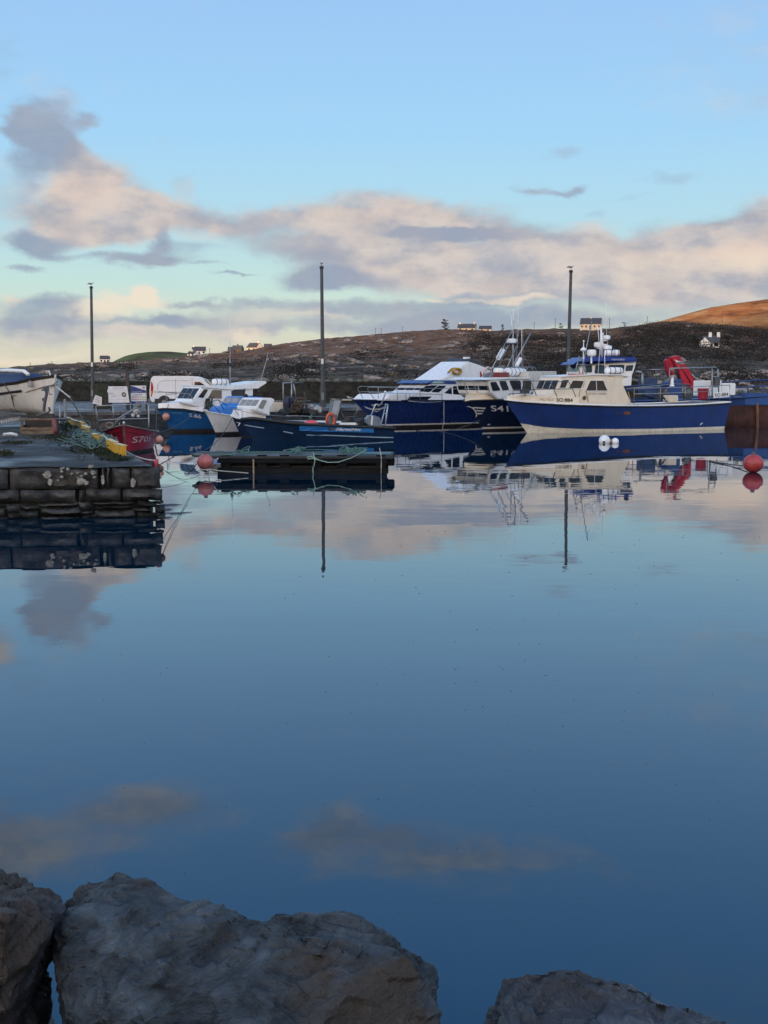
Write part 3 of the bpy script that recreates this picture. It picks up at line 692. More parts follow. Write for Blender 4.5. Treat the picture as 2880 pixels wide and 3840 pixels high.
B_ = top([(250,3560),(262,3385),(335,3318),(440,3272),(500,3296),(650,3380),(830,3440),(940,3478)], 5.05) + top([(1010,3488),(1170,3442),(1240,3456),(1480,3515),(1565,3585),(1612,3700)], 4.95) + \
     top([(240,3860),(252,3700),(1650,3860),(1610,3720),(1500,3600)], 4.5) + top([(300,3480),(800,3560),(1300,3600)], 4.72) + [Vector((-1.35, 5.3, -.4)), Vector((.1, 5.2, -.4)), Vector((-1.12, 4.0, -.3)), Vector((.2, 4.0, -.3)), Vector((-.6, 3.9, .45))]
rock('rock', B_, ROCKM, 'largest grey rock, filling the bottom centre-left of the foreground', 8, dents=[(at(800, 3370, 5.0), .26, (0, 0, -.048)), (at(960, 3420, 5.0), .2, (0, 0, -.030)), (at(620, 3330, 5.0), .16, (0, 0, -.03))])
C_ = top([(1880,3680),(1925,3650),(2060,3622),(2150,3630),(2300,3668),(2440,3700)], 4.75) + top([(2640,3765),(2800,3850),(1885,3800)], 4.55) + top([(1880,3990),(2860,3990)], 4.2) + [Vector((.5, 4.9, -.5)), Vector((1.2, 4.9, -.5)), Vector((.45, 3.8, -.2)), Vector((1.35, 3.8, -.2))]
rock('rock', C_, ROCKG, 'low blue-grey rock at the bottom right of the foreground', 14, axis=(-.1, -.3, .95))
D_ = [onz(75, 3835, .1), onz(130, 3816, .12), onz(200, 3822, .1), onz(210, 3850, .1), onz(60, 3900, .15), onz(200, 3900, .2), onz(130, 3830, -.2), onz(130, 3860, -.3), onz(90, 3860, -.3)]
rock('rock', D_, ROCKB, 'small wet rock tip in the gap between the two left rocks', 17, edge=.02, k_amp=.25)
# ------------------------------------------------------------------ boat building helpers
def zoomer(ox, oy, s): return lambda *pts: [(ox + x * s, oy + y * s) for x, y in pts]
Z1, Z2, Z3, Z4 = zoomer(0, 1000, .42194), zoomer(500, 1150, .30139), zoomer(850, 1150, .3918), zoomer(1300, 1150, .3918)
Z5, Z6 = zoomer(1850, 1150, .36166), zoomer(2280, 1150, .36166)
ZA, ZB, ZC, ZD, ZE = zoomer(0, 1370, .18083), zoomer(340, 1380, .18083), zoomer(560, 1380, .19289), zoomer(820, 1380, .18083), zoomer(1080, 1450, .25316)
ZF, ZG, ZH, ZI, ZJ = zoomer(700, 1650, .48222), zoomer(1650, 1230, .24111), zoomer(2020, 1230, .24111), zoomer(2400, 1330, .28933), zoomer(1340, 1400, .217)

STEEL = paint('galvanised_rail', (0.30, 0.31, 0.32), .35, metal=.55, var=.2); DKSTEEL = paint('dark_steel', (0.09, 0.09, 0.095), .5, metal=.4, rust=.5)
RUBBER = paint('black_rubber', (0.014, 0.014, 0.015), .6); WHITEG = paint('white_gelcoat', (0.80, 0.80, 0.79), .3, var=.05, grime=.14)
CREAMG = paint('cream_gelcoat', (0.76, 0.65, 0.50), .42, var=.06, grime=.10, rust=.35); NAVY = paint('navy_topsides', (0.013, 0.034, 0.165), .3, var=.22, scale=1.2, grime=.12)
NAVYR = paint('scuffed_navy', (0.013, 0.036, 0.165), .34, var=.22, scale=1.2, grime=.12, rust=.22); DNAVY = paint('dark_navy', (0.008, 0.014, 0.050), .32, var=.25, grime=.1)
BLUE = paint('mid_blue', (0.012, 0.10, 0.30), .35, var=.18, grime=.1); BLUEG = paint('bright_blue', (0.025, 0.17, 0.52), .35, var=.15); RED = paint('red_topsides', (0.34, 0.015, 0.034), .35, var=.22, scale=2, grime=.15)
ANTIF = paint('antifouling', (0.028, 0.022, 0.02), .7, var=.3); CREAMB = paint('cream_boottop', (0.72, 0.66, 0.54), .5, var=.12, grime=.3, rust=.6)
ROPEW = paint('pale_rope', (0.42, 0.42, 0.38), .9); ROPEG = paint('green_rope', (0.10, 0.20, 0.16), .9, var=.4, scale=20); ROPED = paint('dark_rope', (0.05, 0.055, 0.06), .9)
PINKB = paint('faded_pink_buoy', (0.58, 0.26, 0.20), .5, var=.3, scale=6, grime=.2); REDB = paint('red_buoy', (0.42, 0.045, 0.045), .4, var=.25, scale=4, grime=.3, grimec=(.3, .12, .1))
TINT = paint('tinted_glass', (0.010, 0.014, 0.022), .06, var=.05, spec=.22, streak=False); WOODD = paint('wet_timber', (0.018, 0.016, 0.015), .6, var=.4, scale=6)
LETW = paint('white_letter', (.72, .72, .70), .5); LETB = paint('black_letter', (.02, .02, .022), .5); ORANGE = paint('orange_float', (.55, .10, .05), .5); TARP = paint('white_canvas', (.60, .58, .53), .8, var=.12, grime=.3, bump=.3)
YELL = paint('yellow_plastic', (0.55, 0.31, 0.012), .45, var=.15, grime=.25, scale=8); GREYC = paint('grey_composite', (.16, .17, .18), .5)

class Boat:
    def __init__(s, name, label, cat, bow, stern, sh, B, group=None, near=1):
        """bow, stern: pixels of the waterline at the stem and at the near corner of the transom (half breadth sh)"""
        b_ = onz(*bow, 0); c = onz(*stern, 0); o = c.copy()
        for _ in range(4):
            d = (b_ - o); d.z = 0; d.normalize(); n = Vector((-d.y, d.x, 0)); o = c - n * sh * near
        s.O, s.d, s.n, s.B, s.L = o, d, n, B, (b_ - o).length
        s.root = empty(name, o, math.atan2(d.y, d.x), label, cat, group)
    def px(s, u, v, off=0.0):
        r = D(u, v); C = Vector((0, 0, CH)); k = (off - (C - s.O).dot(s.n)) / r.dot(s.n); P = C + r * k
        return Vector(((P - s.O).dot(s.d), off, P.z))
    def shape(s, sheer, xd, draft=.35, transom=.85, tm=.45, pd=2.3, pw=1.5, wl=.86, flare=1.0, rakes=0.0, x0=0.0):
        s.sh = sorted([(s.px(*p).x, s.px(*p).z) for p in sheer]); s.xd = xd; s.dr = draft; s.tr = transom; s.tm = tm; s.pd = pd; s.pw = pw; s.wl = wl; s.fl = flare; s.rk = rakes; s.x0 = x0
        s.zb = s.sh[-1][1]
    def zs(s, x): return lerp_tab(s.sh, x)
    def xb(s, z): return s.L + (s.xd - s.L) * max(-.4, min(1.05, z / s.zb))
    def xs(s, z): return s.x0 + s.rk * z
    def pl(s, t, p):
        t = max(0, min(1, t))
        if t < s.tm: k = t / s.tm; return s.tr + (1 - s.tr) * math.sin(k * math.pi / 2)
        return 1 - ((t - s.tm) / (1 - s.tm)) ** p
    def hb(s, t, z, zs_):
        zn = max(0, min(1, z / zs_)); a = s.B / 2 * s.pl(t, s.pd); w = s.B / 2 * s.wl * s.pl(t, s.pw)
        y = w + (a - w) * zn ** s.fl
        if z < 0: y *= max(0.0, 1 - (-z / s.dr) ** 2) ** .5
        return y
    def y_at(s, x, z):
        t = (x - s.xs(z)) / (s.xb(z) - s.xs(z)); return s.hb(t, z, s.zs(x))
    def pt(s, t, f, lo, hi, side, off=0.0):
        xg = s.xs(0) + t * (s.xd - s.xs(0)); 
        for _ in range(3):
            z = lo(xg) + (hi(xg) - lo(xg)) * f; xg = s.xs(z) + t * (s.xb(z) - s.xs(z))
        return Vector((xg, side * (s.hb(t, z, s.zs(xg)) + off), z))
    def on(s, u, v, eps=.01, side=1):
        off = s.B / 2
        for _ in range(7):
            p = s.px(u, v, side * off); off = off * .3 + .7 * (s.y_at(p.x, p.z) + eps)
        return p
    def strip(s, name, m, lo, hi, nz=7, nx=44, t0=0.0, t1=1.0, off=0.0, transom=True, thick=0.0):
        mb = MB()
        for side in (1, -1):
            mb.grid([[s.pt(t0 + (t1 - t0) * i / nx, k / nz, lo, hi, side, off) for i in range(nx + 1)] for k in range(nz + 1)])
            if thick:
                for k in (0, 1):
                    mb.grid([[s.pt(t0 + (t1 - t0) * i / nx, k, lo, hi, side, o_) for i in range(nx + 1)] for o_ in (off, off - thick)])
        if transom and t0 == 0:
            mb.grid([[s.pt(0, k / nz, lo, hi, 1, off) for k in range(nz + 1)], [s.pt(0, k / nz, lo, hi, -1, off) for k in range(nz + 1)]])
        return mb.build(name, m, s.root, smooth=True, angle=40, fix=False)
    def tabpx(s, lst):
        tb = sorted([(p.x, p.z) for p in (s.px(*q_) for q_ in lst)]); return lambda x: lerp_tab(tb, x)
    def sheer_line(s, r, m, name='rubbing_strake', dz=0.0, off=.02, t0=0.0):
        mb = MB()
        for side in (1, -1): mb.tube([s.pt(t0 + (1 - t0) * i / 40, 1, s.zs, s.zs, side, off) + Vector((0, 0, dz)) for i in range(41)], r, 6)
        if t0 == 0: mb.tube([s.pt(0, 1, s.zs, s.zs, 1, off) + Vector((0, 0, dz)), s.pt(0, 1, s.zs, s.zs, -1, off) + Vector((0, 0, dz))], r, 6)
        return mb.build(name, m, s.root, smooth=True)
    def deck(s, m, drop=.06, name='deck'):
        lo = lambda x: s.zs(x) - drop
        mb = MB(); mb.grid([[s.pt(i / 30, 1, lo, lo, sd, -.03) for i in range(31)] for sd in (1, .5, 0, -.5, -1)]); return mb.build(name, m, s.root)
    def raised(s, name, m, xa, xb, top, inset=.06, n=24):
        """raised foredeck or coaming that follows the plan of the hull between two stations"""
        mb = MB(); rings = []
        for i in range(n + 1):
            x = xa + (xb - xa) * i / n; z0 = s.zs(x) - .03; z1 = top(x); y = max(.02, s.y_at(x, s.zs(x)) - inset); y2 = max(.015, y - .10 * (z1 - z0))
            rings.append([Vector((x, y, z0)), Vector((x, y2, z1 - .03)), Vector((x, y2 - min(.05, y2 * .5), z1)), Vector((x, 0, z1 + .04 * min(1, y))), Vector((x, -y2 + min(.05, y2 * .5), z1)), Vector((x, -y2, z1 - .03)), Vector((x, -y, z0))])
        mb.grid(rings); mb.f.append(list(range(7))); mb.f.append(list(range(n * 7, n * 7 + 7)))
        return mb.build(name, m, s.root, smooth=True, angle=35)
    def cabin(s, name, m, poly, w, parent=None, bevel=.05, w2=None):
        """a house lofted from the side profile (pixels on the near face at offset w)"""
        p = [s.px(u, v, w) for u, v in poly]; mb = MB(); mb.prism([(q_.x, 0, q_.z) for q_ in p], (0, w, 0), (0, w2 if w2 is not None else -w, 0))
        return mb.build(name, m, parent or s.root, smooth=True, angle=35, bevel=bevel)
    def window(s, poly, w, m=None, fr=.022, frm=None, name='window', parent=None):
        p = [s.px(u, v, w) for u, v in poly]; sg = 1 if w > 0 else -1
        c = sum(p, Vector()) / len(p); q_ = []
        for i, a in enumerate(p):                                       # rounded corners
            b_, e = p[i - 1], p[(i + 1) % len(p)]
            q_ += [a.lerp(b_, .16), a.lerp(b_, .04).lerp(a.lerp(e, .04), .5), a.lerp(e, .16)]
        o = MB().prism(q_, (0, sg * -.02, 0), (0, sg * .012, 0)).build(name, m or TINT, parent or s.root)
        if fr: MB().tube([k + Vector((0, sg * .012, 0)) for k in q_], fr, 5, closed=True).build('frame', frm or RUBBER, o, smooth=True)
        return o
    def on_raised(s, u, v, inset=.06, eps=.03):
        off = s.B / 2
        for _ in range(8):
            p = s.px(u, v, off); zs_ = s.zs(p.x); off = .3 * off + .7 * (s.y_at(p.x, zs_) - inset - .10 * max(0, p.z - zs_ + .03) + eps)
        return p
    def front_panes(s, a, c, w, n=3, lo=.4, hi=.92, m=None, parent=None, gap=.05, w2=None):
        """windscreen panes on the sloping front face between pixels a (bottom) and c (top) of the near edge"""
        A, C_ = s.px(*a, w), s.px(*c, w); nx = Vector((C_.z - A.z, 0, -(C_.x - A.x))).normalized() * .014
        if nx.x < 0: nx = -nx
        P, Q = A.lerp(C_, lo), A.lerp(C_, hi); k = (2 * w - .16) / n
        for i in range(n):
            y0 = w - .08 - k * i - gap / 2; y1 = y0 - k + gap
            MB().prism([(P.x, y0, P.z), (P.x, y1, P.z), (Q.x, y1, Q.z), (Q.x, y0, Q.z)], -nx, nx).build('windscreen', m or TINT, parent or s.root)
    def pipes(s, name, m, lines, r=.02, n=6, parent=None, label=None, kind=None):
        """lines: list of lists of (u, v, off)"""
        mb = MB()
        for l in lines: mb.tube([s.px(*p) for p in l], r, n)
        return mb.build(name, m, parent or s.root, smooth=True, label=label)
    def text(s, txt, quad, m, eps=.012, side=1, flat=None, raised=False, **kw):
        """quad: pixels of lower left, lower right, upper left, upper right"""
        a, b_, c, e = quad
        def fn(x, y):
            u = (a[0] * (1 - x) + b_[0] * x) * (1 - y) + (c[0] * (1 - x) + e[0] * x) * y
            v = (a[1] * (1 - x) + b_[1] * x) * (1 - y) + (c[1] * (1 - x) + e[1] * x) * y
            return s.px(u, v, flat) if flat is not None else s.on_raised(u, v) if raised else s.on(u, v, eps, side)
        return lettering(txt, fn, m, s.root, **kw)
    def decal(s, polys, m, name, eps=.012, parent=None):
        mb = MB()
        for p in polys:
            n0 = len(mb.v); mb.v += [s.on(u, v, eps) for u, v in p]; mb.f.append(list(range(n0, n0 + len(p))))
        return mb.build(name, m, parent or s.root, fix=False)
    def ball(s, name, u, v, rpx, off, m, squash=1.0, parent=None, label=None):
        p = s.px(u, v, off); Y = (s.O + s.d * p.x + s.n * p.y).y; r = rpx * Y / FPX
        return MB().ball(p, (r, r, r * squash)).build(name, m, parent or s.root, smooth=True, label=label)
    def canister(s, u0, u1, v0, v1, off, m=None, straps=3, name='liferaft_canister', parent=None):
        a, b_ = s.px(u0, (v0 + v1) / 2, off), s.px(u1, (v0 + v1) / 2, off); r = (s.px(u0, v0, off).z - s.px(u0, v1, off).z) / 2; L_ = (b_ - a).length; dr = (b_ - a) / L_
        mb = MB(); prof = [(0, .55), (.04, .85), (.12, 1), (.5, 1.0), (.88, 1), (.96, .85), (1, .55)]
        n = 16; rings = []
        for t, k in prof:
            c = a + dr * L_ * t; rings.append([c + Vector((0, math.cos(2*math.pi*i/n), math.sin(2*math.pi*i/n))) * r * k for i in range(n)])
        vs_ = [p for q_ in rings for p in q_]; fs = [(i*n+k, i*n+(k+1)%n, (i+1)*n+(k+1)%n, (i+1)*n+k) for i in range(len(rings)-1) for k in range(n)] + [tuple(range(n)), tuple(range((len(rings)-1)*n, len(rings)*n))]
        o = mb.add(vs_, fs).build(name, m or WHITEG, parent or s.root, smooth=True, angle=50)
        for k in range(straps):
            c = a + dr * L_ * (.2 + .6 * k / max(1, straps - 1)); MB().tube([c + Vector((0, math.cos(2*math.pi*i/n), math.sin(2*math.pi*i/n))) * (r + .004) for i in range(n)], .018, 5, closed=True).build('strap', RUBBER, o)
        return o
def zc(z): return lambda x: z

# ------------------------------------------------------------------ navy boat with cream cabin
b = Boat('fishing_boat', 'navy blue fishing boat with rust-streaked cream cabin marked SO.884', 'boat', (1976, 1624), (2722, 1611), 1.45, 3.7, 'boats moored in the harbour')
b.shape([(1893,1499,0),(1960,1506,.9),(2050,1512,1.5),(2139,1517,1.75),(2300,1522,1.85),(2450,1522,1.85),(2600,1518,1.75),(2742,1509,1.55)], b.px(1893, 1499).x, transom=.84, tm=.5, pd=2.6, pw=1.6, wl=.84, rakes=-.12)
spl = b.tabpx([(1962,1588,0),(2010,1597,.5),(2080,1605,1.1),(2200,1610,1.5),(2450,1608,1.6),(2722,1599,1.45)])
b.strip('hull', NAVYR, spl, lambda x: b.zs(x) - .06, 8)
b.strip('boot_stripe', CREAMB, zc(-.35), spl, 5, off=.006)
b.strip('black_band', RUBBER, lambda x: b.zs(x) - .11, lambda x: b.zs(x) - .02, 1, off=.012)
b.sheer_line(.05, WHITEG, 'rubbing_strake', .02, .03)
b.deck(GREYC, .02)
tp = b.tabpx([(1893,1490,0),(1930,1485,.5),(1970,1480,1.0),(2085,1484,1.5),(2175,1490,1.6)])
xc = b.px(2178, 1490, 1.6).x
b.raised('foredeck', CREAMG, xc, b.xd - .12, tp)
cab = b.cabin('cabin', CREAMG, Z5((600,940),(655,850),(700,735),(730,722),(1040,704),(1330,706),(1410,728),(1355,745),(1340,790),(1365,850),(1400,930),(1440,1010),(1300,1030),(610,1000)), 1.0, bevel=.04)
roof = b.cabin('roof', WHITEG, Z5((712,726),(735,716),(1040,699),(1330,702),(1415,722),(1412,731),(1330,712),(1040,710),(735,727)), 1.07, parent=cab, bevel=0)
for pl_ in (Z5((682,846),(708,760),(788,754),(748,846)), Z5((778,848),(822,762),(944,768),(908,852)), Z5((955,874),(1000,766),(1066,764),(1070,874)), Z5((1070,874),(1066,764),(1140,764),(1184,874))):
    b.window(pl_, 1.002, fr=.02, frm=WHITEG, parent=cab)
fw_ = [b.px(*p, 1.0) for p in Z5((622,925),(696,752))]
mb = MB()
for y0, y1 in ((.9, .36), (.28, -.28), (-.36, -.9)):
    a, c = fw_[0].lerp(fw_[1], .42), fw_[0].lerp(fw_[1], .93); e = Vector((.03, 0, .012))
    MB().add([(a.x+.03, y0, a.z), (a.x+.03, y1, a.z), (c.x+.03, y1, c.z), (c.x+.03, y0, c.z)], [(0, 1, 2, 3)]).build('windscreen', TINT, cab)
pc = b.px(*Z5((942, 946))[0], 1.01); MB().lathe([(.11, 0), (.12, .03), (.0, .04)], (0,0,0), 16).build('vent', paint('brass_fitting', (.10, .08, .05), .5, metal=.5), cab).matrix_local = Matrix.Translation(pc) @ Matrix.Rotation(R(-90), 4, 'X')
b.text('MICHELLE', Z5((486,972),(626,974),(486,948),(626,950)), paint('ochre_letter', (.25, .2, .10), .6), raised=True)
b.text('SO.884', Z5((655,984),(824,988),(655,947),(824,951)), LETB, raised=True, bold=.015)
b.text('LADY OF THE', Z5((985,912),(1070,914),(985,892),(1070,894)), paint('grey_letter', (.16, .16, .2), .6), flat=1.015)
b.text('MORNING', Z5((1082,914),(1178,914),(1082,894),(1178,894)), paint('grey_letter', (.16, .16, .2), .6), flat=1.015)
b.pipes('bow_rail', DKSTEEL, [[(*Z5((160,915))[0], .35), (*Z5((175,905))[0], .5), (*Z5((330,895))[0], 1.0), (*Z5((325,860))[0], 1.0), (*Z5((640,855))[0], 1.45), (*Z5((820,852))[0], 1.5), (*Z5((856,935))[0], 1.5)],
                             [(*Z5((385,768))[0], 1.1), (*Z5((590,776))[0], 1.4), (*Z5((780,776))[0], 1.5), (*Z5((826,850))[0], 1.5)], [(*Z5((300,860))[0], 1.0), (*Z5((315,770))[0], 1.05), (*Z5((385,768))[0], 1.1), (*Z5((400,800))[0], 1.1), (*Z5((446,920))[0], 1.2)],
                             [(*Z5((590,776))[0], 1.4), (*Z5((660,932))[0], 1.5)], [(*Z5((205,915))[0], .7), (*Z5((205,860))[0], .7), (*Z5((330,860))[0], 1.0)], [(*Z5((330,930))[0], 1.0), (*Z5((325,780))[0], 1.0)]], .022)
MB().box(b.px(*Z5((325, 880))[0], .6), (.35, .4, .22)).build('anchor_roller', DKSTEEL, b.root)
# roof gear
lr = b.canister(*[k for k in (2270, 2332)], 1377, 1404, .5, straps=3)
MB().box(b.px(2300, 1404, .5) + Vector((0, 0, -.02)), (.8, .5, .06)).build('cradle', DKSTEEL, lr)
mast = b.pipes('mast', STEEL, [[(*Z5((930,712))[0], .2), (*Z5((935,470))[0], .2)], [(*Z5((850,680))[0], .9), (*Z5((888,512))[0], .8)], [(*Z5((888,512))[0], .8), (*Z5((940,590))[0], .2)], [(*Z5((880,600))[0], .8), (*Z5((960,600))[0], .2)], [(*Z5((960,700))[0], .2), (*Z5((945,610))[0], .2)], [(*Z5((900,700))[0], .5), (*Z5((880,620))[0], .8)]], .03)
b.pipes('boom', STEEL, [[(*Z5((925,700))[0], 0), (*Z5((942,540))[0], 0), (*Z5((1022,150))[0], 0)]], .025, parent=mast)
b.pipes('antenna', WHITEG, [[(*Z5((1085,710))[0], -.4), (*Z5((1122,190))[0], -.4)]], .014)
b.pipes('antenna', WHITEG, [[(*Z5((1160,690))[0], -.3), (*Z5((1153,500))[0], -.3)]], .018)
p = b.px(*Z5((935, 445))[0], .2); MB().lathe([(.03, -.5), (.03, -.12), (.17, -.03), (.16, .03), (.07, .10), (.025, .16), (.025, .40), (.06, .47), (.02, .52)], p, 14).build('satellite_dome', WHITEG, mast, smooth=True, angle=40)
p = b.px(*Z5((1018, 475))[0], .2); MB().lathe([(.2, -.20), (.22, -.16), (.25, -.14), (.26, .0), (.25, .10), (.2, .15)], p, 18).build('radar_scanner', WHITEG, mast, smooth=True, angle=40)
MB().lathe([(.05, -.6), (.05, -.2)], p, 8).build('radar_post', WHITEG, mast)
MB().box(b.px(*Z5((870, 705))[0], .4), (.9, .5, .08)).build('life_jacket', ORANGE, b.root)
# aft rails, gantry, gear
b.pipes('aft_rail', STEEL, [[(*Z6((270,1010))[0], 1.5), (*Z6((272,845))[0], 1.5), (*Z6((540,842))[0], 1.55), (*Z6((800,836))[0], 1.55), (*Z6((1075,822))[0], 1.5), (*Z6((1262,812))[0], 1.45), (*Z6((1266,970))[0], 1.45)],
                            [(*Z6((272,905))[0], 1.5), (*Z6((540,900))[0], 1.55), (*Z6((800,888))[0], 1.55), (*Z6((1060,878))[0], 1.5)], [(*Z6((800,980))[0], 1.55), (*Z6((800,836))[0], 1.55)], [(*Z6((540,980))[0], 1.55), (*Z6((545,842))[0], 1.55)], [(*Z6((1048,970))[0], 1.5), (*Z6((1062,822))[0], 1.5)],
                            [(*Z6((190,850))[0], 0), (*Z6((700,800))[0], -1), (*Z6((850,806))[0], -1.2)]], .024)
b.pipes('gantry', STEEL, [[(*Z6((635,800))[0], .9), (*Z6((640,640))[0], .9), (*Z6((1120,626))[0], .9), (*Z6((1140,650))[0], .9), (*Z6((1150,960))[0], .9)], [(*Z6((712,800))[0], .9), (*Z6((712,655))[0], .9), (*Z6((650,655))[0], .9)], [(*Z6((640,735))[0], .9), (*Z6((712,735))[0], .9)],
                          [(*Z6((1080,960))[0], .9), (*Z6((1080,640))[0], .9)], [(*Z6((1080,725))[0], .9), (*Z6((1150,725))[0], .9)], [(*Z6((1080,830))[0], .9), (*Z6((1150,830))[0], .9)]], .04)
MB().box(b.px(*Z6((1115, 775))[0], .9), (.45, .35, .5)).build('winch', DKSTEEL, b.root, bevel=.04)
MB().lathe([(.16, -.3), (.1, -.22), (.08, .2), (.18, .28), (.0, .3)], b.px(*Z6((665, 770))[0], .9), 12).build('pot_hauler', WHITEG, b.root, smooth=True, angle=40)
sg_ = b.cabin('number_board', WHITEG, Z6((1096,892),(1256,876),(1258,935),(1098,946)), 1.62, w2=1.58, bevel=0)
t_ = b.text('SO.884', Z6((1108,936),(1248,926),(1108,902),(1248,888)), LETB, flat=1.635, bold=.01)
t_.parent = sg_
MB().lathe([(.28, -.3), (.32, .3), (.34, .32)], b.px(*Z6((985, 905))[0], .4), 14).build('bucket', RED, b.root)
MB().box(b.px(*Z6((1030, 845))[0], -.3), (1.3, 1.0, .9)).build('fish_box', WHITEG, b.root, bevel=.04)
MB().box(b.px(*Z6((1190, 855))[0], -.3), (1.1, 1.0, .7)).build('fish_box', WHITEG, b.root, bevel=.04)
MB().box(b.px(*Z6((650, 955))[0], .6), (.7, .5, .4)).build('fish_box', CREAMG, b.root, bevel=.03)
mb = MB()
for k in range(5): mb.tube([b.px(*q_, .9) for q_ in Z6((480 + 9 * k, 985), (500 + 10 * k, 930 - 6 * k), (540, 905), (590, 950 + 5 * k), (600 + 4 * k, 985))], .02, 5)
mb.build('hose', ROPED, b.root)
b.decal([Z6((952,1225),(962,1210),(978,1203),(990,1206),(975,1213),(962,1228))], LETW, 'draught_mark')
RUSTP = paint('rust_bleed', (.20, .075, .03), .8, var=.5, scale=9); RUSTS = paint('rust_wash', (.50, .30, .16), .7, var=.3, scale=6)
b.decal([[(2318 + 9 * math.cos(k), 1549 + 4 * math.sin(k * 1.3)) for k in (0, 1, 2, 3, 4, 5)], [(2352 + 15 * math.cos(k), 1549 + 7 * math.sin(k)) for k in (0, 1, 2, 3, 4, 5)]], RUSTP, 'rust_patch')
def flat_decal(polys, w, m, name):
    for p in polys:
        mb = MB(); mb.v += [b.px(u, v, w) for u, v in p]; mb.f.append(list(range(len(p)))); mb.build(name, m, cab, fix=False)
flat_decal([Z5((952,870),(962,870),(985,930),(990,990),(975,992),(968,930)), Z5((900,855),(908,855),(895,925),(880,932)), Z5((940,770),(948,772),(944,800),(930,840),(926,838)), Z5((1395,880),(1402,880),(1428,985),(1420,1000),(1412,960)), Z5((1190,720),(1260,718),(1240,724),(1200,728))], 1.006, RUSTS, 'rust_streak')
SO884 = b

# ------------------------------------------------------------------ white wheelhouse boat S413
b = Boat('fishing_boat', 'dark navy boat S413 with white wheelhouse, tripod mast and canvas shelter', 'boat', (1815, 1615), (2150, 1602), 1.4, 3.3, 'boats moored in the harbour')
bt = ZG((388, 1152))[0]
b.shape([(*bt, 0), (*ZG((600,1140))[0], .9), (*ZG((800,1128))[0], 1.3), (*ZG((1000,1120))[0], 1.55), (1960,1500,1.6), (2150,1503,1.4)], b.px(*bt).x, transom=.82, pd=2.6, pw=1.5, wl=.8)
b.strip('hull', DNAVY, zc(.20), lambda x: b.zs(x) - .05, 8); b.strip('boot_stripe', WHITEG, zc(.10), zc(.20), 1, off=.006); b.strip('bottom', ANTIF, zc(-.35), zc(.10), 4)
b.sheer_line(.05, RUBBER); b.deck(GREYC, .03)
tp = b.tabpx([(*ZG((395,1118))[0], 0), (*ZG((440,1040))[0], .5), (*ZG((620,1015))[0], 1.0), (*ZG((950,1010))[0], 1.4), (2000,1475,1.4)])
b.raised('foredeck', CREAMG, b.px(*ZG((1000, 1010))[0], 1.4).x, b.xd - .25, tp)
cab = b.cabin('wheelhouse', WHITEG, ZG((800,1010),(760,830),(780,800),(1060,795),(1370,790),(1410,800),(1430,1080),(1100,1110),(900,1110)), 1.15, bevel=.05)
b.cabin('roof', WHITEG, ZG((690,805),(800,770),(1080,768),(1420,770),(1420,792),(1080,795),(740,812)), 1.25, parent=cab, bevel=.02)
for pl_ in (ZG((780,850),(865,838),(935,965),(820,975)), ZG((922,830),(1018,828),(1068,958),(972,966)), ZG((1078,822),(1248,820),(1256,965),(1140,968)), ZG((1284,820),(1408,820),(1408,968),(1300,968))): b.window(pl_, 1.152, parent=cab)
b.front_panes(ZG((800,1010))[0], ZG((765,835))[0], 1.15, 3, .25, .95, parent=cab)
lr = b.canister(1893, 1966, 1379, 1411, .3, straps=4)
p = b.px(*ZG((910, 662))[0], .2); MB().lathe([(.22, -.17), (.29, -.13), (.30, .06), (.27, .13), (.15, .15)], p, 18).build('radar_scanner', WHITEG, b.root, smooth=True, angle=40)
p = b.px(*ZG((905, 730))[0], .2); MB().box(p, (1.1, .8, .28)).build('roof_locker', paint('red_locker', (.2, .03, .03), .5), b.root, bevel=.03)
mast = b.pipes('mast', STEEL, [[(*ZG((805,635))[0], .8), (*ZG((1110,60))[0], .1)], [(*ZG((905,610))[0], -.8), (*ZG((1060,270))[0], 0), (*ZG((1090,265))[0], 0)], [(*ZG((1050,600))[0], .6), (*ZG((1190,280))[0], .1)], [(*ZG((1130,590))[0], 0), (*ZG((1135,50))[0], 0)], [(*ZG((1160,590))[0], -.6), (*ZG((1205,280))[0], 0), (*ZG((1195,40))[0], 0)], [(*ZG((1110,60))[0], .1), (*ZG((1195,70))[0], 0)]], .032)
p = b.px(*ZG((1112, 198))[0], .1); MB().lathe([(.24, -.14), (.29, -.10), (.30, .06), (.25, .11), (.06, .12)], p, 18).build('radar_scanner', WHITEG, mast, smooth=True, angle=40)
a_, c_ = b.px(*ZG((905,470))[0], .5), b.px(*ZG((975,345))[0], .3); MB().tube([a_, a_.lerp(c_, .06), a_.lerp(c_, .94), c_], .135, 12).build('fender', WHITEG, mast, smooth=True, angle=50)
a_, c_ = b.px(*ZG((1190,590))[0], .3), b.px(*ZG((1252,475))[0], .3); MB().tube([a_, a_.lerp(c_, .1), a_.lerp(c_, .5), a_.lerp(c_, .9), c_], .12, 12).build('fender', WHITEG, mast, smooth=True, angle=60)
b.pipes('boom', STEEL, [[(*ZG((1130,600))[0], -.2), (*ZG((1410,80))[0], -.2)]], .05, parent=mast)
for u, v0, v1 in ((1925, 1395, 1158), (1943, 1262, 1150), (1918, 1250, 1180), (1957, 1375, 1235)): b.pipes('antenna', WHITEG, [[(u, v0, .1), (u - 1, v1, .1)]], .013)
b.pipes('stay', STEEL, [[(*ZG((1300,600))[0], -.5), (*ZG((1285,30))[0], -.3)], [(*ZG((1430,640))[0], -.9), (*ZG((1295,420))[0], -.3)]], .013, parent=mast)
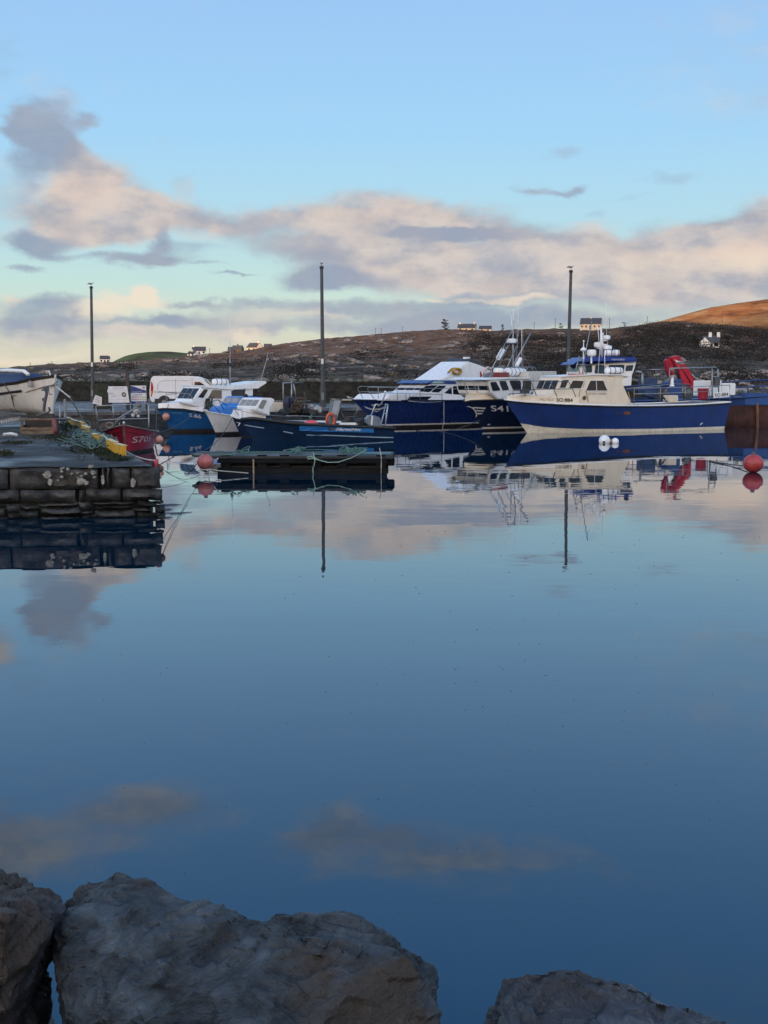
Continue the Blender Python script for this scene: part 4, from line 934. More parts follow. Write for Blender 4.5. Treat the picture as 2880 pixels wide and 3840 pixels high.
b.pipes('roof_rail', STEEL, [[(*ZG((760,615))[0], -1), (*ZG((1000,610))[0], -1), (*ZG((1460,608))[0], -1), (*ZG((1510,670))[0], -1)], [(*ZG((1350,670))[0], -1), (*ZG((1352,610))[0], -1)], [(*ZG((1440,670))[0], -1), (*ZG((1442,610))[0], -1)]], .028)
b.cabin('canvas_shelter', TARP, [(1982,1395),(2012,1393),(2088,1392),(2088,1430),(2086,1488),(2035,1484),(1990,1470)], 1.1, bevel=.03)
b.pipes('bow_rail', STEEL, [[(*ZG((380,880))[0], .9), (*ZG((370,820))[0], .9), (*ZG((660,805))[0], 1.0), (*ZG((700,800))[0], 1.1)], [(*ZG((430,1020))[0], .9), (*ZG((380,880))[0], .9)], [(*ZG((590,1010))[0], 1.1), (*ZG((490,815))[0], .95)], [(*ZG((770,1000))[0], 1.2), (*ZG((690,815))[0], 1.1)], [(*ZG((380,940))[0], .9), (*ZG((620,940))[0], 1.1)]], .02)
an = MB(); an.box(b.px(*ZG((745, 860))[0], .3), (.14, .12, 1.1), ry=R(12)); an.box(b.px(*ZG((735, 770))[0], .3), (.75, .12, .18), ry=R(-25)); an.box(b.px(*ZG((780,800))[0], .3), (.16, .12, .9), ry=R(-22)); an.build('anchor', GREYC, b.root)
b.text('S413', ZG((795,1295),(1205,1306),(785,1205),(1195,1212)), LETW, bold=.012)
b.decal([ZG((500,1228),(716,1238),(700,1262),(530,1246)), ZG((555,1276),(690,1284),(676,1302),(572,1298)), ZG((580,1322),(664,1326),(648,1342),(584,1340)),
         ZG((395,1222),(450,1216),(520,1240),(560,1290),(578,1340),(572,1380),(556,1392),(560,1340),(536,1282),(492,1244),(440,1228))], LETW, 'bow_emblem')
b.decal([ZG((738,1494),(778,1490),(782,1508),(740,1514))], LETW, 'draught_mark')

# ------------------------------------------------------------------ blue flybridge cruiser
b = Boat('motor_cruiser', 'royal blue motor cruiser with white peaked flybridge and yellow hose', 'boat', (1432, 1606), (2010, 1588), 1.7, 4.0, 'boats moored in the harbour')
bt = ZJ((-30, 450))[0]
b.shape([(1322,1500,0), (1400,1501,.9), (1520,1502,1.6), (1700,1502,1.95), (1850,1500,2.0), (2020,1500,1.7)], b.px(1322, 1500).x, transom=.85, pd=2.4, pw=1.4, wl=.78)
b.strip('hull', NAVY, zc(.24), lambda x: b.zs(x) - .05, 8); b.strip('boot_stripe', WHITEG, zc(.15), zc(.24), 1, off=.006); b.strip('bottom', ANTIF, zc(-.35), zc(.15), 4)
b.sheer_line(.05, DNAVY); b.deck(WHITEG, .03)
trunk = b.cabin('deckhouse', WHITEG, ZJ((455,468),(560,362),(880,362),(990,345),(1080,318),(1400,330),(1640,360),(1900,380),(2300,400),(2300,500),(600,475)), 1.35, bevel=.06)
b.window(ZJ((850,468),(905,405),(1290,400),(1195,468)), 1.352, fr=0, parent=trunk)
up = b.cabin('saloon', WHITEG, ZJ((1000,345),(1130,310),(1230,215),(1290,170),(2240,190),(2240,400),(1350,390)), 1.25, bevel=.05)
for pl_ in (ZJ((1060,312),(1190,216),(1250,210),(1120,318)), ZJ((1130,320),(1260,206),(1390,208),(1240,330)), ZJ((1262,332),(1400,214),(1540,214),(1390,345)), ZJ((1495,350),(1625,230),(1635,375),(1495,375)), ZJ((1660,235),(1740,235),(1740,375),(1660,375))): b.window(pl_, 1.252, fr=0, parent=up)
for pl_ in (ZG((200,905),(310,905),(310,1045),(205,1045)), ZG((368,900),(605,895),(605,1000),(368,1040)), ZG((650,900),(745,895),(745,985),(650,990))): b.window(pl_, 1.252, fr=0, parent=up)
b.front_panes(ZJ((1130,310))[0], ZJ((1290,170))[0], 1.25, 3, .12, .93, parent=up)
b.cabin('visor', paint('visor_blue', (.02, .06, .22), .35), ZJ((1200,176),(1310,118),(1640,130),(2250,170),(2250,184)), 1.32, parent=up, bevel=.02)
b.window(ZJ((1270,168),(1330,135),(1510,140),(1470,172)), 1.33, paint('pale_sticker', (.35, .50, .48), .5), fr=0, parent=up, name='sign_panel')
fb_ = b.cabin('flybridge', WHITEG, ZG((0,815),(130,735),(440,518),(600,570),(790,650),(830,700),(850,790),(700,830),(200,830)), 1.15, bevel=.05)
b.cabin('windscreen', paint('smoked_screen', (.06, .07, .08), .15), ZG((440,520),(470,470),(530,490),(760,605),(790,652),(600,572)), .95, parent=fb_, bevel=0)
MB().box(b.px(*ZG((412, 465))[0], 1.0), (.3, .3, .1)).build('deck_light', WHITEG, fb_)
mb = MB()
for k in range(5): mb.tube([b.px(*ZG((270 + 62 * math.cos(i * .45 + k) + 6 * k - 20, 672 + 42 * math.sin(i * .45 + k)))[0], 1.2 + .015 * k) for i in range(14)], .06, 6, closed=True)
mb.build('coiled_hose', paint('yellow_hose', (.42, .25, .05), .6), fb_, smooth=True)
mb = MB()
for k in range(3): mb.tube([b.px(*q_, 1.2) for q_ in ZG((120 + 12 * k, 700 - 6 * k), (170 + 10 * k, 640 - 4 * k), (235, 622))], .05, 6)
mb.build('hose_end', paint('yellow_hose', (.42, .25, .05), .6), fb_, smooth=True)
p = b.px(*ZG((745, 705))[0], 1.2); MB().tube([p + Vector((.36 * math.cos(i * .3927), 0, .36 * math.sin(i * .3927))) for i in range(16)], .07, 8, closed=True).build('lifebuoy', paint('white_lifebuoy', (.62, .5, .46), .5), fb_, smooth=True)
b.window(ZG((620,680),(632,676),(660,742),(630,770)), 1.16, RED, fr=0, name='pennant', parent=fb_)
b.pipes('bow_rail', STEEL, [[(*ZJ((95,435))[0], .3), (*ZJ((80,390))[0], .3), (*ZJ((12,290))[0], .2), (*ZJ((10,245))[0], .2), (*ZJ((45,225))[0], .3), (*ZJ((400,230))[0], -.9), (*ZJ((1000,232))[0], -1.7)], [(*ZJ((290,440))[0], .6), (*ZJ((180,290))[0], .5), (*ZJ((178,262))[0], .5), (*ZJ((205,238))[0], .6), (*ZJ((700,250))[0], 1.5), (*ZJ((1480,262))[0], 1.85), (*ZJ((1900,275))[0], 1.9)],
                           [(*ZJ((190,328))[0], .5), (*ZJ((700,345))[0], 1.5), (*ZJ((1480,365))[0], 1.85)], [(*ZJ((60,318))[0], .2), (*ZJ((980,325))[0], -1.7)]]
        + [[(*ZJ((x, y1))[0], o), (*ZJ((x, y0))[0], o)] for x, y0, y1, o in ((360,240,435,1.1), (692,250,465,1.5), (1085,258,460,1.7), (1462,262,480,1.85), (665,230,340,-1.2), (990,232,325,-1.7), (840,345,460,1.6), (900,345,460,1.65))], .02)
b.decal([ZJ((105,562),(180,590),(260,620),(340,632),(300,640),(220,628),(150,600)), ZJ((200,600),(300,612),(400,605),(470,572),(455,610),(380,630),(280,628)), ZJ((240,640),(340,652),(420,636),(330,670)), ZJ((243,538),(300,540),(280,566),(255,562)), ZJ((340,548),(402,556),(360,572))], LETW, 'bow_emblem')
b.pipes('mooring_cleat', STEEL, [[(*ZJ((478,440))[0], .9), (*ZJ((482,320))[0], .9)]], .03)
MB().ball(b.px(*ZJ((482, 320))[0], .9), .07).build('deck_lamp', WHITEG, b.root, smooth=True)
b.pipes('hanging_line', ROPEW, [[(*ZJ((885,478))[0], 1.95), (*ZJ((1100,498))[0], 2.0), (*ZJ((1290,500))[0], 2.03), (*ZJ((1460,488))[0], 2.03)], [(*ZJ((1496,490))[0], 2.04), (*ZJ((1498,880))[0], 1.9), (*ZJ((1465,950))[0], 1.9)]], .018)
# ------------------------------------------------------------------ blue workboat with the red crane
b = Boat('workboat', 'blue steel workboat with raised wheelhouse, red folded crane and rusty red lower hull', 'boat', (2040, 1598), (3010, 1600), 2.2, 5.2, 'boats moored in the harbour')
b.shape([(2000,1500,0), (2100,1503,1.6), (2300,1505,2.5), (2600,1500,2.6), (2735,1494,2.6), (2880,1485,2.5), (3020,1483,2.3)], b.px(2000, 1500).x, transom=.9, tm=.6, pd=2.6, pw=1.8, wl=.9)
spl = b.tabpx([(2000,1530,0), (2600,1526,2.6), (2880,1518,2.5), (3020,1516,2.3)])
RUSTH = paint('rusty_red_hull', (0.060, 0.018, 0.014), .75, var=.4, scale=1.5, grime=.3, rust=.6)
b.strip('hull', paint('workboat_blue', (.012, .045, .16), .4, var=.2, grime=.15, rust=.2), spl, b.zs, 6); b.strip('lower_hull', RUSTH, zc(-.4), spl, 6, off=-.01)
b.sheer_line(.07, paint('workboat_blue', (.012, .045, .16), .4)); b.deck(GREYC, .05)
MB().tube([b.on(*q_, .08) for q_ in Z6((1545,1005),(1548,1100),(1550,1260),(1540,1370))], .10, 8).build('drain_pipe', paint('rusty_pipe', (.20, .10, .06), .7, rust=.6), b.root)
MB().box(b.on(*Z6((1590, 960))[0], .02) + Vector((0, -.2, 0)), (2.2, .5, .75)).build('fender_block', paint('workboat_fender_blue', (.015, .07, .24), .5, var=.25, grime=.2), b.root, bevel=.05)
cab = b.cabin('wheelhouse', WHITEG, Z5((880,690),(905,600),(950,580),(1470,566),(1485,572),(1450,690),(1440,700),(1430,830),(1100,850),(900,830)), 1.5, bevel=.05)
for pl_ in (Z5((945,680),(945,615),(1020,613),(1020,680)), Z5((1050,690),(1062,612),(1165,610),(1165,690)), Z5((1190,690),(1200,608),(1358,606),(1345,690)), Z5((1370,665),(1380,612),(1450,610),(1438,662))): b.window(pl_, 1.502, paint('green_glass', (.04, .07, .09), .06, spec=.7), fr=.02, parent=cab)
b.front_panes(Z5((880,690))[0], Z5((905,600))[0], 1.5, 3, .2, .95, parent=cab)
vz = b.cabin('visor', paint('visor_royal', (.014, .05, .27), .35), Z5((835,600),(870,570),(945,582),(1055,568),(1470,572),(1492,560),(1475,522),(1130,520),(960,520),(890,575)), 1.75, parent=cab, bevel=.02)
b.text('MARIN ENERGY', Z5((1228,556),(1362,556),(1228,540),(1362,540)), LETW, flat=1.765).parent = vz
c2 = b.canister(*[Z5((1150,0))[0][0], Z5((1232,0))[0][0]], Z5((0,448))[0][1], Z5((0,518))[0][1], .8, straps=2); c2 = b.canister(*[Z5((1238,0))[0][0], Z5((1306,0))[0][0]], Z5((0,446))[0][1], Z5((0,516))[0][1], .8, straps=2)
mast = b.pipes('mast', WHITEG, [[(*Z5((1125,520))[0], 0), (*Z5((1135,270))[0], 0)], [(*Z5((1118,500))[0], .2), (*Z5((1118,210))[0], .2)], [(*Z5((1140,350))[0], 0), (*Z5((1185,350))[0], 0), (*Z5((1185,395))[0], 0), (*Z5((1140,395))[0], 0)], [(*Z5((1070,380))[0], 0), (*Z5((1140,380))[0], 0)]], .06)
for x, y, r_ in ((1175, 320, .23), (1180, 425, .30), (1090, 412, .12)):
    p = b.px(*Z5((x, y))[0], 0); MB().lathe([(r_*.7, -.14), (r_*.95, -.10), (r_, .05), (r_*.85, .12), (r_*.2, .14)], p, 18).build('radar_scanner', WHITEG, mast, smooth=True, angle=40)
p = b.px(*Z5((1092, 395))[0], 0); MB().box(p, (.5, .4, .3)).build('searchlight', WHITEG, mast, bevel=.04)
b.pipes('antenna', WHITEG, [[(*Z5((1173,300))[0], 0), (*Z5((1172,-60))[0], 0)]], .013); b.pipes('antenna', WHITEG, [[(*Z5((1100,400))[0], 0), (*Z5((1082,200))[0], 0)]], .02)
p = b.px(*Z5((1413, 505))[0], .8); MB().lathe([(.06, -.1), (.16, 0), (.16, .1), (.05, .3)], p, 10).build('horn', RUBBER, cab)
b.pipes('stern_frame', STEEL, [[(*Z6((290,672))[0], 1.5), (*Z6((350,675))[0], 1.5), (*Z6((358,700))[0], 1.5), (*Z6((360,880))[0], 1.5)]], .08)
b.pipes('boom_rest', STEEL, [[(*Z6((320,630))[0], 0), (*Z6((330,655))[0], 0), (*Z6((620,655))[0], 0)]], .06)
WB = paint('workboat_deep_blue', (.015, .05, .17), .45, var=.25, grime=.2)
b.cabin('deck_container', WB, Z6((620,975),(622,790),(700,760),(770,745),(770,950)), .6, w2=-.8, bevel=.04)
b.cabin('engine_casing', paint('casing_blue', (.03, .07, .17), .5, var=.3), Z6((380,920),(385,740),(515,740),(515,960)), -.4, w2=-1.8, bevel=.04)
b.pipes('deck_rail', paint('blue_rail', (.02, .05, .16), .45), [[(*Z6((140,830))[0], 2.3), (*Z6((600,800))[0], 2.5), (*Z6((620,790))[0], 2.5)], [(*Z6((100,870))[0], 2.3), (*Z6((600,850))[0], 2.5)], [(*Z6((1160,785))[0], -2.3), (*Z6((1400,770))[0], -2.3), (*Z6((1700,755))[0], -2.2)], [(*Z6((1280,842))[0], 2.4), (*Z6((1450,832))[0], 2.4), (*Z6((1700,815))[0], 2.3)], [(*Z6((1270,920))[0], 2.4), (*Z6((1700,925))[0], 2.3)]]
        + [[(*Z6((x, 940))[0], 2.4), (*Z6((x, 830))[0], 2.4)] for x in (1290, 1450, 1610)], .05)
MB().grid([[b.px(*Z6((x, y))[0], 2.3) for x in (1275, 1400, 1530, 1680)] for y in (935, 1010)]).build('bulwark', paint('workboat_blue', (.012, .045, .16), .4), b.root)
# crane: column, two folded boom sections, jib foot, ram
CR = paint('crane_red', (.42, .012, .035), .35, var=.15, grime=.1)
cr = b.cabin('crane', CR, Z6((665,520),(740,508),(760,540),(900,740),(948,790),(945,870),(900,880),(880,830),(770,800),(730,650),(690,600)), .35, w2=-.35, bevel=.03)
b.cabin('inner_boom', CR, Z6((598,560),(612,540),(655,540),(680,600),(680,735),(640,730),(612,640)), .2, w2=-.3, parent=cr, bevel=.03)
b.cabin('boom_tip', CR, Z6((660,520),(742,505),(752,530),(700,560),(672,570)), .42, w2=-.42, parent=cr, bevel=.02)
b.pipes('hydraulic_ram', RUBBER, [[(*Z6((690,560))[0], .1), (*Z6((740,740))[0], .1), (*Z6((760,800))[0], .1)]], .09, parent=cr)
b.cabin('slew_column', CR, Z6((850,800),(945,800),(948,880),(900,885),(870,870)), .4, w2=-.4, parent=cr, bevel=.03)
b.pipes('hose', STEEL, [[(*Z6((870,700))[0], .4), (*Z6((940,785))[0], .4)]], .04, parent=cr)
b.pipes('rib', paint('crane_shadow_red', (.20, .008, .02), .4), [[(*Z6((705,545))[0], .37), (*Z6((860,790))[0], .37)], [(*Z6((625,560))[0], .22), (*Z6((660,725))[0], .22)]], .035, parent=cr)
mb = MB(); rr = random.Random(4)
for k in range(30): mb.ball(b.px(*Z6((1380 + rr.uniform(-50, 50), 880 + rr.uniform(-28, 28)))[0], rr.uniform(-1, 1)), rr.uniform(.08, .16), 7, 5)
mb.build('net_floats', paint('float_grey', (.3, .3, .28), .6, var=.5, scale=3), b.root)
for x in (830, 600): MB().lathe([(.25, -.5), (.3, 0), (.25, .3)], b.px(*Z6((x, 900))[0], .3), 12).build('drum', DKSTEEL, b.root)

# ------------------------------------------------------------------ blue boat S.66 with the white cabin
b = Boat('fishing_boat', 'mid blue boat S.66 with white cabin, liferaft on roof and tall aerial', 'boat', (650, 1620), (1010, 1612), 1.0, 2.6, 'boats moored in the harbour')
bt = ZC((150, 800))[0]
b.shape([(*bt, 0), (*ZC((350,795))[0], .6), (*ZC((700,805))[0], 1.05), (*ZC((1090,872))[0], 1.25), (900,1556,1.3), (1010,1560,1.1)], b.px(*bt).x, transom=.85, pd=2.2, pw=1.4, wl=.8)
b.strip('hull', BLUE, zc(.16), b.zs, 8); b.strip('bottom', ANTIF, zc(-.35), zc(.16), 4); b.sheer_line(.055, RUBBER); b.deck(WHITEG, .03)
tp = b.tabpx([(*ZC((150,705))[0], .0), (*ZC((260,690))[0], .4), (*ZC((600,680))[0], .8), (*ZC((900,690))[0], 1.0), (*ZC((1090,760))[0], 1.1)])
b.raised('foredeck', WHITEG, b.px(*ZC((1060, 750))[0], 1.1).x, b.xd - .08, tp)
cab = b.cabin('cabin', WHITEG, ZC((640,670),(830,650),(1010,365),(1040,345),(1640,350),(1640,760),(1560,780),(1100,800),(700,700)), 1.0, bevel=.04)
b.cabin('roof', WHITEG, Z2((845,990),(870,980),(1220,985),(1540,940),(1650,925),(1660,950),(1550,1020),(1225,1035),(880,1010)), 1.08, parent=cab, bevel=.02)
b.cabin('aft_post', WHITEG, Z2((1395,1110),(1400,1020),(1490,1010),(1490,1110)), 1.0, w2=.9, parent=cab, bevel=.02)
for pl_ in (ZC((935,570),(1060,405),(1150,420),(1050,590)), ZC((1130,590),(1215,425),(1410,425),(1412,605))): b.window(pl_, 1.002, fr=.015, frm=WHITEG, parent=cab, m=TINT if pl_[0][0] < 770 else paint('dusty_glass', (.11, .09, .07), .15))
b.window(Z2((1215,1045),(1390,1040),(1350,1110),(1240,1230)), 1.003, paint('cockpit_shadow', (.05, .05, .05), .7), fr=0, name='cockpit_shade_panel', parent=cab)  # flat dark panel painted as the shade within the open cockpit
MB().box(b.px(*ZC((1522, 640))[0], 1.01), (.12, .03, .16)).build('name_plate', paint('brass_plate', (.16, .11, .04), .5), cab)
b.front_panes(ZC((830,650))[0], ZC((1010,365))[0], 1.0, 3, .18, .88, parent=cab)
lr = b.canister(797, 855, 1420, 1444, .3, straps=3)
mast = b.pipes('mast', STEEL, [[(*Z2((1205,985))[0], 0), (*Z2((1203,640))[0], 0)]], .035)
b.pipes('aerial', WHITEG, [[(*Z2((1203,640))[0], 0), (*Z2((1201,95))[0], 0)]], .012, parent=mast)
MB().ball(b.px(*Z2((1203, 722))[0], 0), .11, 10, 6).build('mast_lamp', RUBBER, mast)
b.pipes('fishing_rod', STEEL, [[(*Z2((1560,1060))[0], 1), (*Z2((1590,900))[0], 1), (*Z2((1659,660))[0], 1), (1005,1320,1)]], .02)
b.pipes('bow_rail', STEEL, [[(*ZC((190,455))[0], .3), (*ZC((330,470))[0], .5), (*ZC((540,485))[0], .7), (*ZC((760,500))[0], .85), (*ZC((800,530))[0], .9), (*ZC((890,690))[0], 1.0)], [(*ZC((325,475))[0], .5), (*ZC((330,665))[0], .5)], [(*ZC((335,580))[0], .5), (*ZC((380,660))[0], .55)], [(*ZC((330,520))[0], .5), (*ZC((540,500))[0], .7)]], .018)
b.text('S.66', ZC((775,945),(1010,985),(775,880),(1010,905)), LETW, bold=.012)
b.text('TRAN ROSE', ZC((435,888),(635,893),(435,858),(635,865)), paint('pale_blue_letter', (.2, .35, .5), .5))
mb = MB(); rr = random.Random(8)
for k in range(16):
    x = 1100 + rr.uniform(0, 130); mb.tube([b.px(*q_, 1.05 + rr.uniform(0, .1)) for q_ in ZC((x, 590), (x + rr.uniform(-30, 30), 680), (x + rr.uniform(-40, 40), 800))], .025, 5)
mb.build('hanging_weed', paint('weed_green', (.03, .045, .03), .8), b.root)
S66 = b
def fender_buoy(u, v, rpx, Y, label, m=PINKB, top_line=None, name='buoy', squash=1.08, grp='pink mooring buoys'):
    c = at(u, v, Y); r = rpx * Y / FPX; o = empty(name, c, 0, label, 'buoy', grp)
    MB().ball((0, 0, 0), (r, r, r * squash), 20, 14).build('float', m, o, smooth=True)
    MB().lathe([(r * .25, r * squash * .92), (r * .2, r * squash * 1.22), (r * .1, r * squash * 1.26)], (0, 0, 0), 10).build('eye', DKSTEEL, o)
    if top_line: MB().tube([(0, 0, r * squash)] + [Vector(p) - c for p in top_line], .015, 5).build('line', ROPED, o)
    return o
nb = lambda u, v, o: S66.O + S66.d * S66.px(u, v, o).x + S66.n * o + Vector((0, 0, S66.px(u, v, o).z))
fender_buoy(623, 1563, 14, 65.0, 'faded pink round buoy hung over the bow of the blue boat', top_line=[nb(632, 1515, .5)])

# ------------------------------------------------------------------ white hull with the blue cuddy
b = Boat('cabin_boat', 'white boat with bright blue cuddy between the blue and dark boats', 'boat', (812, 1631), (1010, 1622), .9, 2.3, 'boats moored in the harbour')
bt = Z2((890, 1285))[0]
b.shape([(*bt, 0), (*Z2((1010,1310))[0], .5), (*Z2((1230,1350))[0], .95), (960,1570,1.1), (1010,1572,1.0)], b.px(*bt).x, transom=.85, pd=2.0, pw=1.25, wl=.72)
b.strip('hull', WHITEG, zc(.14), b.zs, 8); b.strip('bottom', ANTIF, zc(-.35), zc(.14), 4); b.sheer_line(.03, WHITEG); b.deck(BLUEG, .03)
tp = b.tabpx([(*Z2((900,1275))[0], 0), (*Z2((1130,1290))[0], .5), (*Z2((1230,1250))[0], .8), (*Z2((1400,1240))[0], .9)])
b.raised('foredeck', BLUEG, b.px(*Z2((1500, 1260))[0], .8).x, b.px(*Z2((1120,1290))[0], .4).x, tp, inset=.2)
cud = b.cabin('cuddy', BLUEG, ZD((470,840),(560,740),(640,600),(700,585),(930,600),(950,640),(940,900),(600,880)), .8, bevel=.05)
for pl_ in (ZD((570,760),(625,660),(685,655),(640,780)), ZD((718,800),(770,690),(860,680),(800,828))): b.window(pl_, .803, paint('dusty_pane', (.28, .27, .25), .2), fr=.03, frm=paint('blue_trim', (.01, .08, .3), .4), parent=cud)
b.front_panes(ZD((560,740))[0], ZD((640,600))[0], .8, 3, .05, .85, paint('dusty_pane', (.28, .27, .25), .2), parent=cud)
b.pipes('bow_rail', DKSTEEL, [[(*Z2((920,1190))[0], .3), (*Z2((1060,1160))[0], .5), (*Z2((1170,1240))[0], .6)], [(*Z2((1060,1160))[0], .5), (*Z2((1130,1290))[0], .6)], [(*Z2((920,1190))[0], .3), (*Z2((935,1290))[0], .3)], [(*Z2((950,1180))[0], .3), (*Z2((1085,1320))[0], .5)]], .02)
b.pipes('flag_staff', DKSTEEL, [[(*ZD((500,770))[0], .6), (*ZD((540,560))[0], .6)]], .03)
MB().ball(b.px(*ZD((560, 580))[0], .6), (.16, .1, .12), 10, 7).build('deck_lamp', RUBBER, b.root)

# ------------------------------------------------------------------ navy boat with the white cuddy and pots
b = Boat('potting_boat', 'navy boat with white cuddy, aft gallows frame and heap of pots', 'boat', (905, 1640), (1330, 1627), 1.0, 2.5, 'boats moored in the harbour')
bt = ZD((262, 985))[0]
b.shape([(*bt, 0), (*ZD((420,1035))[0], .5), (*ZD((700,1060))[0], .95), (1060,1583,1.2), (1200,1585,1.2), (1340,1585,1.0)], b.px(*bt).x, transom=.85, pd=2.0, pw=1.3, wl=.75)
b.strip('hull', DNAVY, zc(.05), b.zs, 8); b.strip('bottom', ANTIF, zc(-.35), zc(.05), 4); b.sheer_line(.06, WHITEG); b.deck(GREYC, .04)
tp = b.tabpx([(*ZD((300,960))[0], .1), (*ZD((420,870))[0], .5), (*ZD((760,870))[0], .9), (*ZD((1070,900))[0], .95)])
b.raised('foredeck', WHITEG, b.px(*ZD((1060, 1000))[0], .95).x, b.px(*ZD((330, 960))[0], .3).x, tp, inset=.14)
cud = b.cabin('cuddy', WHITEG, ZD((765,840),(890,640),(920,620),(1110,620),(1170,660),(1168,695),(1090,770),(1065,830),(1068,1000),(800,900)), .85, bevel=.05)
b.window(ZD((830,815),(905,668),(990,680),(910,838)), .853, paint('dusty_pane', (.28, .27, .25), .2), fr=.02, frm=GREYC, parent=cud)
b.front_panes(ZD((765,840))[0], ZD((890,640))[0], .85, 3, .25, .88, paint('dusty_pane', (.28, .27, .25), .2), parent=cud)
b.pipes('bow_rail', STEEL, [[(*ZD((300,840))[0], .2), (*ZD((340,850))[0], .4), (*ZD((680,940))[0], .9), (*ZD((960,970))[0], 1.1), (*ZD((1500,1010))[0], 1.15)], [(*ZD((340,850))[0], .4), (*ZD((560,850))[0], -.8), (*ZD((1100,885))[0], -1.0), (*ZD((1660,830))[0], -1.0)], [(*ZD((335,870))[0], .4), (*ZD((420,985))[0], .5)], [(*ZD((485,890))[0], .6), (*ZD((488,1040))[0], .65)], [(*ZD((960,880))[0], -.9), (*ZD((965,970))[0], 1.0)]], .018)
b.pipes('aft_rail', STEEL, [[(*ZD((1180,685))[0], -1.0), (*ZD((1659,685))[0], -1.0), (1165,1503,-1.0)], [(*ZD((1190,960))[0], -1.0), (*ZD((1190,690))[0], -1.0)], [(*ZD((1110,820))[0], -1.0), (1165,1530,-1.0)], [(*ZD((1400,990))[0], 1.05), (1260,1563,1.1)]], .022)
b.pipes('gallows', STEEL, [[(*Z3((545,1000))[0], .9), (*Z3((540,730))[0], .9), (*Z3((725,728))[0], .9), (*Z3((760,920))[0], .9)], [(*Z3((620,1000))[0], -.9), (*Z3((622,700))[0], -.9)], [(*Z3((640,740))[0], -.9), (*Z3((670,900))[0], -.9)], [(*Z3((540,730))[0], .9), (*Z3((622,728))[0], -.9)]], .035)
WOODP = paint('pot_rope_mix', (.12, .08, .055), .9, var=.7, scale=9)
mb = MB(); rr = random.Random(12)
for k in range(26):
    c = b.px(*Z3((640 + rr.uniform(0, 130), 905 + rr.uniform(0, 110)))[0], rr.uniform(-.5, .8)); a = rr.uniform(0, 3.1)
    mb.tube([c + Vector((.2 * math.cos(i * .785) * math.cos(a), .2 * math.cos(i * .785) * math.sin(a), .2 * math.sin(i * .785))) for i in range(8)], .035, 5, closed=True)
mb.build('pot_heap', WOODP, b.root)
mb = MB()
for k in range(16): mb.ball(b.px(*Z3((rr.uniform(770, 900), 1000 + rr.uniform(-80, 20) * (1 if k % 2 else .4)))[0], rr.uniform(-.4, .6)), rr.uniform(.07, .13), 8, 6)
mb.build('pot_floats', paint('pale_floats', (.45, .44, .42), .6, var=.5), b.root)
mb = MB()
for k in range(20):
    p = b.px(*Z3((rr.uniform(480, 900), 1030 + rr.uniform(-40, 20)))[0], rr.uniform(-.6, .9)); mb.box(p, (rr.uniform(.2, .5), .3, rr.uniform(.12, .3)), rz=rr.uniform(0, 3), ry=rr.uniform(-.3, .3))
mb.build('deck_gear', paint('dark_gear', (.03, .03, .035), .7, var=.6), b.root)
MB().box(b.px(*ZD((1230, 810))[0], -.7), (.9, .4, .5)).build('fish_box', CREAMG, b.root, bevel=.03)
MB().box(b.px(*ZD((1480, 760))[0], -.3), (.5, .5, .8)).build('hauler_box', DNAVY, b.root, bevel=.04)

# ------------------------------------------------------------------ black workboat with blue name board
b = Boat('workboat', 'low black workboat with bright blue side board and grey outboard motor', 'boat', (948, 1652), (1478, 1649), 1.0, 2.5, 'boats moored in the harbour')
BLK = paint('black_aluminium', (.008, .026, .070), .42, var=.3, grime=.06, scale=1.5, spec=.25)
b.shape([(905, 1572, 0), (960,1570,.7), (1080,1586,1.1), (1200,1594,1.2), (1400,1602,1.2), (1480,1606,1.1)], b.px(905, 1572).x, transom=.92, tm=.55, pd=2.0, pw=1.2, wl=.8, draft=.3)
b.strip('hull', BLK, zc(-.3), b.zs, 10); b.sheer_line(.07, RUBBER, 'gunwale'); b.deck(GREYC, .3)
b.strip('inner_liner', BLK, lambda x: b.zs(x) - .3, b.zs, 2, off=-.12, transom=False)
nb_ = b.decal([[ (1123 + (1402 - 1123) * k / 12, 1597 + 7.5 * k / 12) for k in range(13)] + [(1402 - (1402 - 1123) * k / 12, 1623 - 7.5 * k / 12) for k in range(13)]], paint('board_blue', (.03, .17, .45), .4, var=.12), 'name_board', .06)
b.text('HarmiHm', ZE((705,652),(1070,660),(722,604),(1084,618)), LETW, eps=.08, shear=.25, bold=.02).parent = nb_
b.decal([ZE((600,612),(690,612),(690,645),(600,645))], paint('badge_brown', (.12, .08, .05), .5), 'badge', .07, parent=nb_)
b.decal([ZE((598,614),(628,614),(628,642),(598,642))], paint('badge_navy', (.02, .02, .07), .5), 'badge', .08, parent=nb_)
mb = MB()
for l in (ZD((525,1180),(720,1215),(940,1248)), ZD((1335,1318),(1540,1358)), ZE((275,718),(600,722),(900,735),(1200,748),(1560,756))): mb.tube([b.on(u, v, .02) for u, v in l], .028, 5)
mb.build('rubbing_strip', paint('pale_blue_trim', (.24, .34, .44), .4), b.root)
b.text('7', ZD((395,1205),(445,1215),(375,1125),(455,1140)), LETW, eps=.02)
con = b.cabin('console', GREYC, ZE((585,600),(640,420),(670,200),(645,185),(795,180),(800,205),(740,420),(695,570)), .35, bevel=.02)
b.cabin('screen', paint('pale_perspex', (.33, .37, .40), .15), ZE((640,415),(685,205),(785,205),(725,415)), .36, parent=con, bevel=0)
b.pipes('screen_frame', STEEL, [[(*ZE((697,568))[0], .38), (*ZE((735,420))[0], .38), (*ZE((800,182))[0], .38), (*ZE((650,186))[0], .38)]], .03, parent=con)
p = b.px(*ZE((632, 490))[0], .5); MB().tube([p + Vector((.19 * math.cos(i * .3927), 0, .30 * math.sin(i * .3927))) for i in range(16)], .07, 8, closed=True).build('lifebuoy', ORANGE, b.root, smooth=True)
